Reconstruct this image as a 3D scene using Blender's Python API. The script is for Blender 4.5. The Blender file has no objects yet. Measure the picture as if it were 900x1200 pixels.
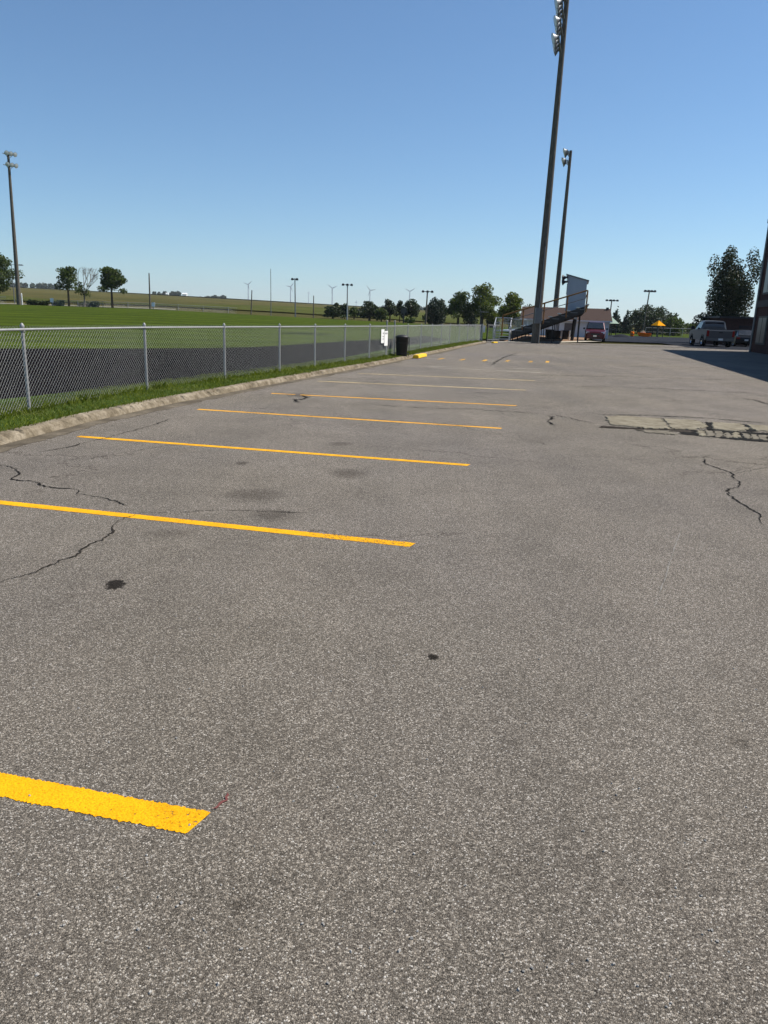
import bpy, bmesh, math, random
import numpy as np
from mathutils import Vector, Matrix
random.seed(7); RNG = np.random.default_rng(7)
sc = bpy.context.scene
COL = sc.collection
R = math.radians

# ------------------------------------------------------------------ survey of the place
F_PX, EYE, ROLL, HZ = 870.0, 1.55, 0.033, 372.0      # focal length, eye height, roll and horizon row
UP = np.array([ROLL, -1, (HZ-600)/F_PX]); UP /= np.linalg.norm(UP)
FW = np.array([0, 0, 1.]) - UP*UP[2]; FW /= np.linalg.norm(FW)
RT = np.cross(FW, UP)
if RT[0] < 0: RT = -RT
def ray(px, py):
    d = np.array([(px-450)/F_PX, (py-600)/F_PX, 1.]); return d@RT, d@FW, d@UP
def gp(px, py, z=0.0):
    x, y, u = ray(px, py); t = (z-EYE)/u; return (x*t, y*t)
def at(px, py, Y):
    x, y, u = ray(px, py); t = Y/y; return (x*t, Y, EYE+u*t)
ROW = Vector((.235, .972, 0)).normalized()            # the parking rows, kerb and buildings run this way
ACR = Vector((ROW.y, -ROW.x, 0))                      # across the rows, to the right
ROWA = -math.atan2(ROW.x, ROW.y)

def sst(a, b, x):
    t = min(1, max(0, (x-a)/(b-a))); return t*t*(3-2*t)
def H(x, y):
    """height of the terrain"""
    if y < 20: return 0.0
    a = x/y
    he = min(1.55, max(0.0, .76-2.5*a))
    s0 = 30+32*sst(-.12, .1, a)
    h = he*sst(s0, 118, y)
    left = 1-sst(-.2, .15, a)
    h += left*.55*sst(118, 150, y)
    hh = 13.5+min(12, max(0, -a*22+0.5))
    hh = hh*(1-.86*sst(.13, .3, a))
    t = min(1, max(0, (y-150)/1150.0))
    h += hh*(t*(1.55-.55*t)) if t < 1 else hh
    return h
def HV(x, y): return Vector((x, y, H(x, y)))

# ------------------------------------------------------------------ materials
def new_mat(name):
    m = bpy.data.materials.new(name); m.use_nodes = True
    nt = m.node_tree; bs = nt.nodes['Principled BSDF']; return m, nt, bs
def N(nt, t, **kw):
    n = nt.nodes.new(t)
    for k, v in kw.items():
        if k in n.inputs: n.inputs[k].default_value = v
        else: setattr(n, k, v)
    return n
def ramp(nt, src, stops):
    r = nt.nodes.new('ShaderNodeValToRGB'); nt.links.new(src, r.inputs[0])
    e = r.color_ramp.elements
    while len(e) < len(stops): e.new(0.5)
    for i, (p, c) in enumerate(stops):
        e[i].position = p; e[i].color = (*c, 1) if len(c) == 3 else c
    return r.outputs[0]
def g3(v): return (v, v, v)
def mix(nt, a, b, fac, mode='MIX'):
    m = nt.nodes.new('ShaderNodeMix'); m.data_type = 'RGBA'; m.blend_type = mode
    for s, i in ((a, 6), (b, 7)):
        if isinstance(s, tuple): m.inputs[i].default_value = (*s, 1)
        else: nt.links.new(s, m.inputs[i])
    if isinstance(fac, float) or isinstance(fac, int): m.inputs[0].default_value = fac
    else: nt.links.new(fac, m.inputs[0])
    return m.outputs[2]
def math_(nt, op, a, b=None, clamp=False):
    m = nt.nodes.new('ShaderNodeMath'); m.operation = op; m.use_clamp = clamp
    for s, i in ((a, 0), (b, 1)):
        if s is None: continue
        if isinstance(s, (int, float)): m.inputs[i].default_value = s
        else: nt.links.new(s, m.inputs[i])
    return m.outputs[0]
def coords(nt):
    return N(nt, 'ShaderNodeTexCoord').outputs['Object']
def noise(nt, co, scale, detail=4, rough=.55, out='Fac'):
    n = N(nt, 'ShaderNodeTexNoise', Scale=scale, Detail=detail, Roughness=rough); nt.links.new(co, n.inputs['Vector']); return n.outputs[out]
def bump(nt, bs, h, strength, dist):
    b = N(nt, 'ShaderNodeBump', Strength=strength, Distance=dist); nt.links.new(h, b.inputs['Height'])
    nt.links.new(b.outputs[0], bs.inputs['Normal']); return b

_cache = {}
def plain(name, c, rough=.6, metal=0, var=.15, scale=6, spec=.5, bmp=0.0):
    """one colour with slight uneven wear"""
    if name in _cache: return _cache[name]
    m, nt, bs = new_mat(name); co = coords(nt)
    f = noise(nt, co, scale, 5, .65)
    lo = tuple(v*(1-var) for v in c); hi = tuple(min(1, v*(1+var)) for v in c)
    nt.links.new(ramp(nt, f, [(.3, lo), (.7, hi)]), bs.inputs['Base Color'])
    bs.inputs['Roughness'].default_value = rough; bs.inputs['Metallic'].default_value = metal
    bs.inputs['Specular IOR Level'].default_value = spec if rough < .75 else .04
    if bmp: bump(nt, bs, noise(nt, co, scale*6, 4), .5, bmp)
    _cache[name] = m; return m

def asphalt_mat(name, dark, mid, light, grain, stains=(), patchy=.2, bmp=.7, tint=True, smear=True, spec=.1, detail=False):
    m, nt, bs = new_mat(name); co = coords(nt)
    wob = N(nt, 'ShaderNodeTexNoise', Scale=grain*1.3, Detail=2); nt.links.new(co, wob.inputs['Vector'])
    vm = N(nt, 'ShaderNodeVectorMath', operation='MULTIPLY_ADD'); nt.links.new(wob.outputs['Color'], vm.inputs[0])
    vm.inputs[1].default_value = g3(.55/grain); nt.links.new(co, vm.inputs[2]); wc = vm.outputs[0]
    v1 = N(nt, 'ShaderNodeTexVoronoi', Scale=grain, Randomness=1.0); nt.links.new(wc, v1.inputs['Vector'])
    v2 = N(nt, 'ShaderNodeTexVoronoi', Scale=grain*2.1, Randomness=1.0); nt.links.new(wc, v2.inputs['Vector'])
    s1 = N(nt, 'ShaderNodeSeparateColor'); nt.links.new(v1.outputs['Color'], s1.inputs[0])
    s2 = N(nt, 'ShaderNodeSeparateColor'); nt.links.new(v2.outputs['Color'], s2.inputs[0])
    c1 = ramp(nt, s1.outputs[0], [(0, dark), (.3, tuple(v*.62 for v in mid)), (.62, mid), (.9, light), (1, tuple(min(.75, v*1.75) for v in light))])
    c2 = ramp(nt, s2.outputs[1], [(0, dark), (.45, mid), (1, light)])
    c = mix(nt, c1, c2, .42)
    # binder showing between the stones
    gap = N(nt, 'ShaderNodeTexVoronoi', Scale=grain, Randomness=1.0, feature='DISTANCE_TO_EDGE'); nt.links.new(wc, gap.inputs['Vector'])
    gf = ramp(nt, gap.outputs['Distance'], [(0.0, g3(.75)), (.16, g3(0))])
    c = mix(nt, c, dark, gf)
    if tint:
        hue = noise(nt, co, grain*.7, 1)
        c = mix(nt, c, mix(nt, (1.08, .97, .86), (.95, 1.0, 1.06), hue), .8, 'MULTIPLY')
    # worn, dusty and oily areas
    big = noise(nt, co, .23, 5, .6); med = noise(nt, co, 1.3, 5, .65)
    c = mix(nt, c, ramp(nt, big, [(.3, g3(1-patchy)), (.7, g3(1+patchy*.45))]), 1.0, 'MULTIPLY')
    c = mix(nt, c, ramp(nt, med, [(.28, g3(1-patchy*.9)), (.5, g3(1)), (.72, g3(1+patchy*.5))]), 1.0, 'MULTIPLY')
    if detail:
        hd = noise(nt, co, .16, 3, .5)
        c = mix(nt, c, ramp(nt, hd, [(.35, (1.04, 1.0, .93)), (.65, (.99, .965, .965))]), 1.0, 'MULTIPLY')
        # scattered drips and gum
        vd = N(nt, 'ShaderNodeTexVoronoi', Scale=1.1, Randomness=1.0); nt.links.new(co, vd.inputs['Vector'])
        sd_ = N(nt, 'ShaderNodeSeparateColor'); nt.links.new(vd.outputs['Color'], sd_.inputs[0])
        rad = math_(nt, 'MULTIPLY', math_(nt, 'POWER', sd_.outputs[0], 5.0), .034)
        wob2 = math_(nt, 'ADD', vd.outputs['Distance'], math_(nt, 'MULTIPLY', noise(nt, co, 60, 3), .012))
        dm = math_(nt, 'LESS_THAN', wob2, rad)
        c = mix(nt, c, (.3, .28, .26), math_(nt, 'MULTIPLY', dm, .8), 'MULTIPLY')
        # hairline crack web, only here and there
        wn2 = N(nt, 'ShaderNodeTexNoise', Scale=1.7, Detail=6, Roughness=.65); nt.links.new(co, wn2.inputs['Vector'])
        va = N(nt, 'ShaderNodeVectorMath', operation='MULTIPLY_ADD'); nt.links.new(wn2.outputs['Color'], va.inputs[0]); va.inputs[1].default_value = (1.6, 1.0, 0); nt.links.new(co, va.inputs[2])
        ve = N(nt, 'ShaderNodeTexVoronoi', Scale=.3, Randomness=1.0, feature='DISTANCE_TO_EDGE'); nt.links.new(va.outputs[0], ve.inputs['Vector'])
        hl = ramp(nt, ve.outputs['Distance'], [(0, g3(1)), (.0022, g3(.9)), (.0045, g3(0))])
        hm = ramp(nt, noise(nt, co, .33, 3), [(.47, g3(0)), (.58, g3(.9))])
        c = mix(nt, c, (.35, .32, .3), math_(nt, 'MULTIPLY', hl, hm), 'MULTIPLY')
    if smear:   # long tyre-polished lanes along the rows
        mp = N(nt, 'ShaderNodeMapping'); mp.inputs['Rotation'].default_value = (0, 0, -ROWA); mp.inputs['Scale'].default_value = (.8, .045, 1)
        nt.links.new(co, mp.inputs['Vector'])
        ln = noise(nt, mp.outputs[0], 1.0, 4, .6)
        c = mix(nt, c, ramp(nt, ln, [(.35, (.92, .92, .925)), (.62, (1.04, 1.03, 1.02))]), 1.0, 'MULTIPLY')
    for (sx, sy, rx, ry, rot, k) in stains:
        mp = N(nt, 'ShaderNodeMapping', vector_type='TEXTURE')
        mp.inputs['Location'].default_value = (sx, sy, 0); mp.inputs['Rotation'].default_value = (0, 0, rot)
        mp.inputs['Scale'].default_value = (rx, ry, 1); nt.links.new(co, mp.inputs['Vector'])
        wn = N(nt, 'ShaderNodeTexNoise', Scale=1.6, Detail=5, Roughness=.7); nt.links.new(mp.outputs[0], wn.inputs['Vector'])
        ad = N(nt, 'ShaderNodeVectorMath', operation='MULTIPLY_ADD'); nt.links.new(wn.outputs['Color'], ad.inputs[0])
        ad.inputs[1].default_value = g3(1.3 if k < .99 else 2.1); nt.links.new(mp.outputs[0], ad.inputs[2])
        sb = N(nt, 'ShaderNodeVectorMath', operation='SUBTRACT'); nt.links.new(ad.outputs[0], sb.inputs[0]); sb.inputs[1].default_value = g3(.65 if k < .99 else 1.05)
        fl = N(nt, 'ShaderNodeVectorMath', operation='MULTIPLY'); nt.links.new(sb.outputs[0], fl.inputs[0]); fl.inputs[1].default_value = (1, 1, 0)
        ln = N(nt, 'ShaderNodeVectorMath', operation='LENGTH'); nt.links.new(fl.outputs[0], ln.inputs[0])
        msk = ramp(nt, ln.outputs['Value'], [(.35, g3(k)), (1.0, g3(0))] if k < .99 else [(.62, g3(k)), (.84, g3(0))])
        c = mix(nt, c, (.13, .12, .11) if k > .99 else (.2, .18, .16), msk, 'MULTIPLY')
    nt.links.new(c, bs.inputs['Base Color'])
    bs.inputs['Roughness'].default_value = .9; bs.inputs['Specular IOR Level'].default_value = spec
    hgt = math_(nt, 'ADD', math_(nt, 'MULTIPLY', s1.outputs[1], .8), math_(nt, 'MULTIPLY', v1.outputs['Distance'], -1.0))
    hgt = math_(nt, 'ADD', hgt, math_(nt, 'MULTIPLY', v2.outputs['Distance'], -.5))
    bump(nt, bs, hgt, bmp, .35/grain)
    return m

def grass_mat(name, lo, mid, hi, scale=2.5, stripes=None, bmp=.04, yellow=.0):
    m, nt, bs = new_mat(name); co = coords(nt)
    f = noise(nt, co, scale, 8, .7); f2 = noise(nt, co, .12, 4, .6)
    c = ramp(nt, f, [(.25, lo), (.5, mid), (.78, hi)])
    c = mix(nt, c, ramp(nt, f2, [(.3, g3(.82)), (.7, (1.15, 1.1, .95))]), 1.0, 'MULTIPLY')
    fn = noise(nt, co, 45, 3, .7)
    c = mix(nt, c, ramp(nt, fn, [(.3, g3(.6)), (.7, g3(1.35))]), .8, 'MULTIPLY')
    if stripes:
        w = N(nt, 'ShaderNodeTexWave', Scale=stripes[0], Distortion=.6); w.bands_direction = 'Y'
        mp = N(nt, 'ShaderNodeMapping'); mp.inputs['Rotation'].default_value = (0, 0, stripes[1]); nt.links.new(co, mp.inputs['Vector']); nt.links.new(mp.outputs[0], w.inputs['Vector'])
        c = mix(nt, c, ramp(nt, w.outputs['Fac'], [(.35, g3(.83)), (.65, g3(1.12))]), 1.0, 'MULTIPLY')
    if yellow:
        c = mix(nt, c, (.16, .12, .05), math_(nt, 'MULTIPLY', ramp(nt, noise(nt, co, .8, 6, .7), [(.5, g3(0)), (.75, g3(1))]), yellow))
    nt.links.new(c, bs.inputs['Base Color']); bs.inputs['Roughness'].default_value = .95; bs.inputs['Specular IOR Level'].default_value = .03
    bump(nt, bs, math_(nt, 'ADD', f, fn), .8, bmp)
    return m

def leaf_mat(name, lo, hi, trans=.35):
    if name in _cache: return _cache[name]
    m, nt, bs = new_mat(name)
    gi = N(nt, 'ShaderNodeNewGeometry')
    c = ramp(nt, gi.outputs['Random Per Island'], [(0, lo), (1, hi)])
    f = noise(nt, coords(nt), .9, 3)
    c = mix(nt, c, ramp(nt, f, [(.3, g3(.75)), (.7, (1.25, 1.2, 1.0))]), 1.0, 'MULTIPLY')
    nt.links.new(c, bs.inputs['Base Color']); bs.inputs['Roughness'].default_value = .6; bs.inputs['Specular IOR Level'].default_value = .3
    tr = N(nt, 'ShaderNodeBsdfTranslucent'); nt.links.new(mix(nt, c, (1.3, 1.35, .7), 1.0, 'MULTIPLY'), tr.inputs[0])
    mx = N(nt, 'ShaderNodeMixShader'); mx.inputs[0].default_value = trans
    nt.links.new(bs.outputs[0], mx.inputs[1]); nt.links.new(tr.outputs[0], mx.inputs[2])
    nt.links.new(mx.outputs[0], nt.nodes['Material Output'].inputs[0])
    _cache[name] = m; return m

def paint_mat(name, col, wear, keep=0.0):
    """road paint: pits over the stones; worn paint lets the asphalt through"""
    m, nt, bs = new_mat(name); co = coords(nt)
    f = noise(nt, co, 3, 5, .6)
    c = ramp(nt, f, [(.3, tuple(v*.9 for v in col)), (.7, col)])
    v = N(nt, 'ShaderNodeTexVoronoi', Scale=95, Randomness=1.0); nt.links.new(co, v.inputs['Vector'])
    v2 = noise(nt, co, 230, 3, .7)
    c = mix(nt, c, ramp(nt, noise(nt, co, 7, 6, .7), [(.3, (.8, .76, .7)), (.55, g3(1))]), 1.0, 'MULTIPLY')
    c = mix(nt, c, (col[0]*.55, col[1]*.42, .0), ramp(nt, v2, [(.36, g3(.85)), (.5, g3(0))]))
    nt.links.new(c, bs.inputs['Base Color']); bs.inputs['Roughness'].default_value = .7; bs.inputs['Specular IOR Level'].default_value = .15
    bump(nt, bs, math_(nt, 'SUBTRACT', v2, v.outputs['Distance']), .7, .0022)
    w1 = noise(nt, co, 60, 4, .75); w2 = noise(nt, co, 1.1, 4, .6); s = N(nt, 'ShaderNodeSeparateColor'); nt.links.new(v.outputs['Color'], s.inputs[0])
    t = math_(nt, 'ADD', math_(nt, 'MULTIPLY', w1, .9), math_(nt, 'MULTIPLY', w2, 1.0))
    t = math_(nt, 'ADD', t, math_(nt, 'MULTIPLY', s.outputs[0], .25))
    msk = ramp(nt, math_(nt, 'MULTIPLY', t, .5), [(wear, g3(0)), (wear+.06, g3(1))])
    tr = N(nt, 'ShaderNodeBsdfTransparent'); mx = N(nt, 'ShaderNodeMixShader')
    nt.links.new(msk, mx.inputs[0]); nt.links.new(tr.outputs[0], mx.inputs[1]); nt.links.new(bs.outputs[0], mx.inputs[2])
    nt.links.new(mx.outputs[0], nt.nodes['Material Output'].inputs[0])
    return m

def brick_mat(name, c1, c2, mortar, scale):
    m, nt, bs = new_mat(name); co = coords(nt)
    mp = N(nt, 'ShaderNodeMapping'); mp.inputs['Rotation'].default_value = (R(90), 0, 0)
    s = N(nt, 'ShaderNodeSeparateXYZ'); nt.links.new(co, s.inputs[0])
    cb = N(nt, 'ShaderNodeCombineXYZ'); nt.links.new(math_(nt, 'ADD', s.outputs[0], s.outputs[1]), cb.inputs[0]); nt.links.new(s.outputs[2], cb.inputs[1])
    b = N(nt, 'ShaderNodeTexBrick', Scale=scale); nt.links.new(cb.outputs[0], b.inputs['Vector'])
    b.inputs['Color1'].default_value = (*c1, 1); b.inputs['Color2'].default_value = (*c2, 1); b.inputs['Mortar'].default_value = (*mortar, 1)
    b.inputs['Mortar Size'].default_value = .015
    c = mix(nt, b.outputs[0], ramp(nt, noise(nt, co, .7, 5), [(.3, g3(.8)), (.7, g3(1.15))]), 1.0, 'MULTIPLY')
    nt.links.new(c, bs.inputs['Base Color']); bs.inputs['Roughness'].default_value = .9; bs.inputs['Specular IOR Level'].default_value = .08
    return m

def wood_pole_mat():
    m, nt, bs = new_mat('weathered_pole_wood'); co = coords(nt)
    mp = N(nt, 'ShaderNodeMapping'); mp.inputs['Scale'].default_value = (16, 16, 2.2); nt.links.new(co, mp.inputs['Vector'])
    f = noise(nt, mp.outputs[0], 1, 6, .7)
    nt.links.new(ramp(nt, f, [(.3, (.06, .05, .04)), (.5, (.11, .095, .078)), (.75, (.19, .168, .14))]), bs.inputs['Base Color'])
    bs.inputs['Roughness'].default_value = .9; bs.inputs['Specular IOR Level'].default_value = .1; bump(nt, bs, f, .6, .02); return m

M = {}
M['galv'] = plain('galvanised_steel', (.3, .3, .3), .6, .3, .15, 9)
M['wire'] = plain('galvanised_wire', (.42, .425, .42), .55, .3, .1, 5)
M['dark_metal'] = plain('dark_painted_metal', (.022, .022, .024), .5, .3, .2, 4)
M['grey_metal'] = plain('grey_metal', (.16, .165, .17), .5, .4, .15, 4)
M['alu'] = plain('aluminium_planks', (.42, .43, .44), .4, .8, .1, 3)
M['black_plastic'] = plain('black_plastic', (.006, .006, .006), .6, 0, .2, 8)
M['wood'] = plain('brown_handrail_wood', (.2, .105, .045), .8, 0, .25, 5)
M['yellow_rail'] = plain('yellow_painted_rail', (.2, .115, .04), .8, 0, .3, 3)
M['pole'] = wood_pole_mat()
M['reflector'] = plain('lamp_reflector', (.6, .62, .64), .4, .4, .05, 3)
M['lens'] = plain('lamp_lens', (.75, .8, .85), .15, .2, .05, 3)
M['white'] = plain('white_sheet', (.8, .8, .78), .6, 0, .06, 5)
M['rubber'] = plain('tyre_rubber', (.018, .018, .019), .85, 0, .2, 12)
M['glass'] = plain('dark_glass', (.02, .025, .03), .06, 0, .1, 2, spec=.8)
M['dull_glass'] = plain('dull_window_glass', (.02, .025, .03), .3, 0, .1, 2, spec=.25)
M['chrome'] = plain('chrome_trim', (.6, .6, .62), .2, 1, .05, 3)
M['red'] = plain('red_car_paint', (.08, .006, .012), .3, .25, .05, 3)
M['silver'] = plain('shaded_silver_paint', (.1, .105, .11), .4, .3, .06, 3)  # silver darkened so the paint itself carries the shade over the pickup
M['darkcar'] = plain('charcoal_car_paint', (.025, .028, .032), .25, .3, .06, 3)
M['redlamp'] = plain('red_lamp_lens', (.25, .01, .01), .2, 0, .1, 3)
M['bark'] = plain('tree_bark', (.075, .058, .042), .9, 0, .35, 5)
M['roof'] = plain('brown_roof_shingles', (.065, .045, .038), .9, 0, .3, 14)
M['siding'] = plain('white_metal_siding', (.62, .63, .64), .5, .1, .06, 1)
M['pressbox'] = plain('grey_panel_siding', (.34, .38, .43), .55, .1, .07, 1.2)
M['green_roof'] = plain('green_canopy', (.015, .12, .07), .6, 0, .1, 3)
M['yellow_roof'] = plain('yellow_canopy', (.75, .31, .002), .8, 0, .08, 3)
M['orange'] = plain('orange_plastic', (.78, .15, .002), .8, 0, .08, 3)
M['cream'] = plain('cream_plastic', (.5, .42, .25), .6, 0, .08, 3)
M['turbine'] = plain('turbine_hazed', (.36, .39, .43), .5, 0, .03, .1)  # white turbines tinted blue-grey; backlit shade and haze put into the colour
M['dirt'] = plain('bare_dirt', (.25, .165, .11), .95, 0, .3, 3, bmp=.02)
M['gravel'] = plain('pale_gravel', (.2, .185, .14), .95, 0, .25, 2, bmp=.02)
M['brick'] = brick_mat('dark_red_brick', (.045, .02, .017), (.07, .03, .024), (.07, .06, .055), 4)
M['lightstone'] = plain('pale_stone_band', (.08, .072, .066), .8, 0, .12, 2)
M['winframe'] = plain('pale_window_frame', (.1, .098, .09), .8, 0, .08, 3)
M['crack'] = plain('open_crack', (.016, .015, .014), .95, 0, .4, 20)
M['yellow_kerb'] = plain('yellow_kerb_paint', (.82, .52, .01), .55, 0, .12, 8)

# ------------------------------------------------------------------ object helpers
class MB:
    def __init__(s): s.v = []; s.f = []
    def add(s, vs, fs):
        b = len(s.v); s.v += [tuple(v) for v in vs]; s.f += [tuple(i+b for i in f) for f in fs]; return s
    def box(s, c, d, rz=0, top=None, mat=None):
        x, y, z = d[0]/2, d[1]/2, d[2]/2; tx, ty = (top or (1, 1))
        vs = [Vector((sx*x*(tx if sz > 0 else 1), sy*y*(ty if sz > 0 else 1), sz*z)) for sz in (-1, 1) for sx, sy in ((-1, -1), (1, -1), (1, 1), (-1, 1))]
        m = Matrix.Rotation(rz, 3, 'Z')
        if mat is not None: m = mat
        s.add([m@v+Vector(c) for v in vs], [(3, 2, 1, 0), (4, 5, 6, 7), (0, 1, 5, 4), (1, 2, 6, 5), (2, 3, 7, 6), (3, 0, 4, 7)]); return s
    def tube(s, p, q, r0, r1=None, n=8, caps=True):
        p = Vector(p); q = Vector(q); r1 = r0 if r1 is None else r1
        d = (q-p).normalized(); u = d.orthogonal().normalized(); w = d.cross(u)
        vs = []
        for c, r in ((p, r0), (q, r1)):
            for k in range(n):
                a = 2*math.pi*k/n; vs.append(c+u*math.cos(a)*r+w*math.sin(a)*r)
        fs = [(k, (k+1) % n, n+(k+1) % n, n+k) for k in range(n)]
        if caps: fs += [tuple(range(n-1, -1, -1)), tuple(range(n, 2*n))]
        s.add(vs, fs); return s
    def path(s, pts, rs, n=8):
        for i in range(len(pts)-1): s.tube(pts[i], pts[i+1], rs[i], rs[i+1], n)
        return s
    def lathe(s, prof, c=(0, 0, 0), n=16, mat=None):
        m = mat or Matrix.Identity(3); c = Vector(c); vs = []
        for r, z in prof:
            for k in range(n):
                a = 2*math.pi*k/n; vs.append(m@Vector((r*math.cos(a), r*math.sin(a), z))+c)
        fs = [(j*n+k, j*n+(k+1) % n, (j+1)*n+(k+1) % n, (j+1)*n+k) for j in range(len(prof)-1) for k in range(n)]
        s.add(vs, fs); return s
    def prism(s, poly, w0, w1, axis='x'):
        """side profile (y,z) extruded along x"""
        n = len(poly); vs = [(w0, a, b) for a, b in poly]+[(w1, a, b) for a, b in poly]
        fs = [tuple(range(n)), tuple(range(2*n-1, n-1, -1))]+[((i+1) % n, i, n+i, n+(i+1) % n) for i in range(n)]
        s.add(vs, fs); return s
    def build(s, name, m, parent=None, bevel=0, smooth=False):
        me = bpy.data.meshes.new(name); me.from_pydata(s.v, [], s.f); me.update()
        if bevel:
            bm = bmesh.new(); bm.from_mesh(me)
            bmesh.ops.recalc_face_normals(bm, faces=bm.faces)
            es = [e for e in bm.edges if len(e.link_faces) == 2 and e.calc_face_angle(0) > .5]
            bmesh.ops.bevel(bm, geom=es, offset=bevel, segments=2, affect='EDGES', clamp_overlap=True)
            bm.to_mesh(me); bm.free()
        if smooth:
            for p in me.polygons: p.use_smooth = True
        if smooth and hasattr(me, 'set_sharp_from_angle'): me.set_sharp_from_angle(angle=.8)
        me.materials.append(m)
        o = bpy.data.objects.new(name, me); COL.objects.link(o)
        if parent is not None: o.parent = parent
        return o
def tag(o, label, cat, group=None, kind=None):
    if label: o['label'] = label
    if cat: o['category'] = cat
    if group: o['group'] = group
    if kind: o['kind'] = kind
    return o
def thing(name, label, cat, loc=(0, 0, 0), rz=0, group=None):
    o = bpy.data.objects.new(name, None); COL.objects.link(o); o.location = loc; o.rotation_euler = (0, 0, rz)
    o.empty_display_size = .2
    return tag(o, label, cat, group)
def struct(o): o['kind'] = 'structure'; return o
def npmesh(name, V, Fc, m, parent=None, k=3):
    me = bpy.data.meshes.new(name)
    me.vertices.add(len(V)); me.vertices.foreach_set('co', np.asarray(V, dtype=np.float32).ravel())
    nf = len(Fc); me.loops.add(nf*k); me.loops.foreach_set('vertex_index', np.asarray(Fc, dtype=np.int32).ravel())
    me.polygons.add(nf); me.polygons.foreach_set('loop_start', np.arange(0, nf*k, k, dtype=np.int32)); me.polygons.foreach_set('loop_total', np.full(nf, k, dtype=np.int32))
    me.update(calc_edges=True); me.materials.append(m)
    o = bpy.data.objects.new(name, me); COL.objects.link(o)
    if parent is not None: o.parent = parent
    return o

def resample(pts, n):
    P = [Vector((p[0], p[1], 0)) for p in pts]; L = [0]
    for i in range(1, len(P)): L.append(L[-1]+(P[i]-P[i-1]).length)
    out = []
    for k in range(n+1):
        t = L[-1]*k/n; i = 1
        while i < len(L)-1 and L[i] < t: i += 1
        u = (t-L[i-1])/max(1e-9, L[i]-L[i-1]); out.append(P[i-1].lerp(P[i], u))
    return out
def strip(name, A, B, n, m, off, mat, zf=None, keepA=False):
    """sheet between two polylines, draped on the terrain"""
    a = A if keepA else resample(A, n); b = B if keepA else resample(B, n); n = len(a)-1
    mb = MB(); vs = []
    for i in range(n+1):
        for j in range(m+1):
            t = (j/m); p = Vector((a[i][0], a[i][1], 0)).lerp(Vector((b[i][0], b[i][1], 0)), t)
            z = (zf(p.x, p.y) if zf else H(p.x, p.y))+off
            vs.append((p.x, p.y, z))
    fs = [(i*(m+1)+j, i*(m+1)+j+1, (i+1)*(m+1)+j+1, (i+1)*(m+1)+j) for i in range(n) for j in range(m)]
    mb.add(vs, fs); o = mb.build(name, mat)
    if o.data.polygons[0].normal.z < 0: o.data.flip_normals()
    return struct(o)

# ------------------------------------------------------------------ camera, sky, sun
cam = bpy.data.cameras.new('camera'); co_ = bpy.data.objects.new('camera', cam); COL.objects.link(co_)
cx = Vector((RT[0], FW[0], UP[0])); cy = -Vector((RT[1], FW[1], UP[1])); cz = -Vector((RT[2], FW[2], UP[2]))
mw = Matrix((cx, cy, cz)).transposed().to_4x4(); mw.translation = (0, 0, EYE); co_.matrix_world = mw
cam.sensor_fit = 'VERTICAL'; cam.sensor_height = 36; cam.lens = F_PX/1200*36; cam.clip_start = .05; cam.clip_end = 20000
sc.camera = co_
SUN_AZ, SUN_EL = R(74), R(51)                          # azimuth measured clockwise from +Y
w = bpy.data.worlds.new('World'); sc.world = w; w.use_nodes = True; nt = w.node_tree
sky = nt.nodes.new('ShaderNodeTexSky'); sky.sky_type = 'NISHITA'; sky.sun_disc = False
sky.sun_elevation = SUN_EL; sky.sun_rotation = SUN_AZ; sky.altitude = 200; sky.air_density = 1.0; sky.dust_density = .0; sky.ozone_density = 3.6
nt.links.new(mix(nt, sky.outputs[0], (.78, .985, 1.10), 1.0, 'MULTIPLY'), nt.nodes['Background'].inputs[0]); nt.nodes['Background'].inputs[1].default_value = .078
sl = bpy.data.lights.new('sun', 'SUN'); sl.energy = 5.0; sl.angle = R(.5); sl.color = (1, .945, .86)
so = bpy.data.objects.new('sun', sl); COL.objects.link(so)
sd = Vector((math.sin(SUN_AZ)*math.cos(SUN_EL), math.cos(SUN_AZ)*math.cos(SUN_EL), math.sin(SUN_EL)))
so.rotation_euler = sd.to_track_quat('Z', 'Y').to_euler(); so.location = (20, 0, 40)
sc.view_settings.view_transform = 'Standard'; sc.view_settings.look = 'None'; sc.view_settings.gamma = 1; sc.view_settings.exposure = .5
sc.view_settings.use_curve_mapping = False
sc.cycles.use_denoising = True
sc.cycles.denoising_input_passes = 'RGB_ALBEDO_NORMAL'; sc.cycles.denoising_prefilter = 'ACCURATE'
try: sc.cycles.denoiser = 'OPENIMAGEDENOISE'
except Exception: pass
sc.cycles.max_bounces = 6; sc.cycles.transparent_max_bounces = 12; sc.cycles.use_adaptive_sampling = False

# ------------------------------------------------------------------ ground
# key lines of the place
KERB = [(-5.9, -6), (-5.35, 0), (-4.95, 4), gp(0, 521), gp(100, 495), gp(200, 473), gp(300, 453.5), gp(400, 435), gp(450, 426), gp(510, 413.5), gp(570, 401)]
KERB = [(p[0], p[1]) for p in KERB]
FENCE = [(-7.9, -2), gp(-30, 497, .1), gp(29, 483, .1), gp(170, 457, .1), gp(262, 444.5, .1), gp(328, 435.5, .1), gp(404, 424.5, .1), gp(447, 418.8, .1), (3.6, 45.5), (7.0, 57.8)]

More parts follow.
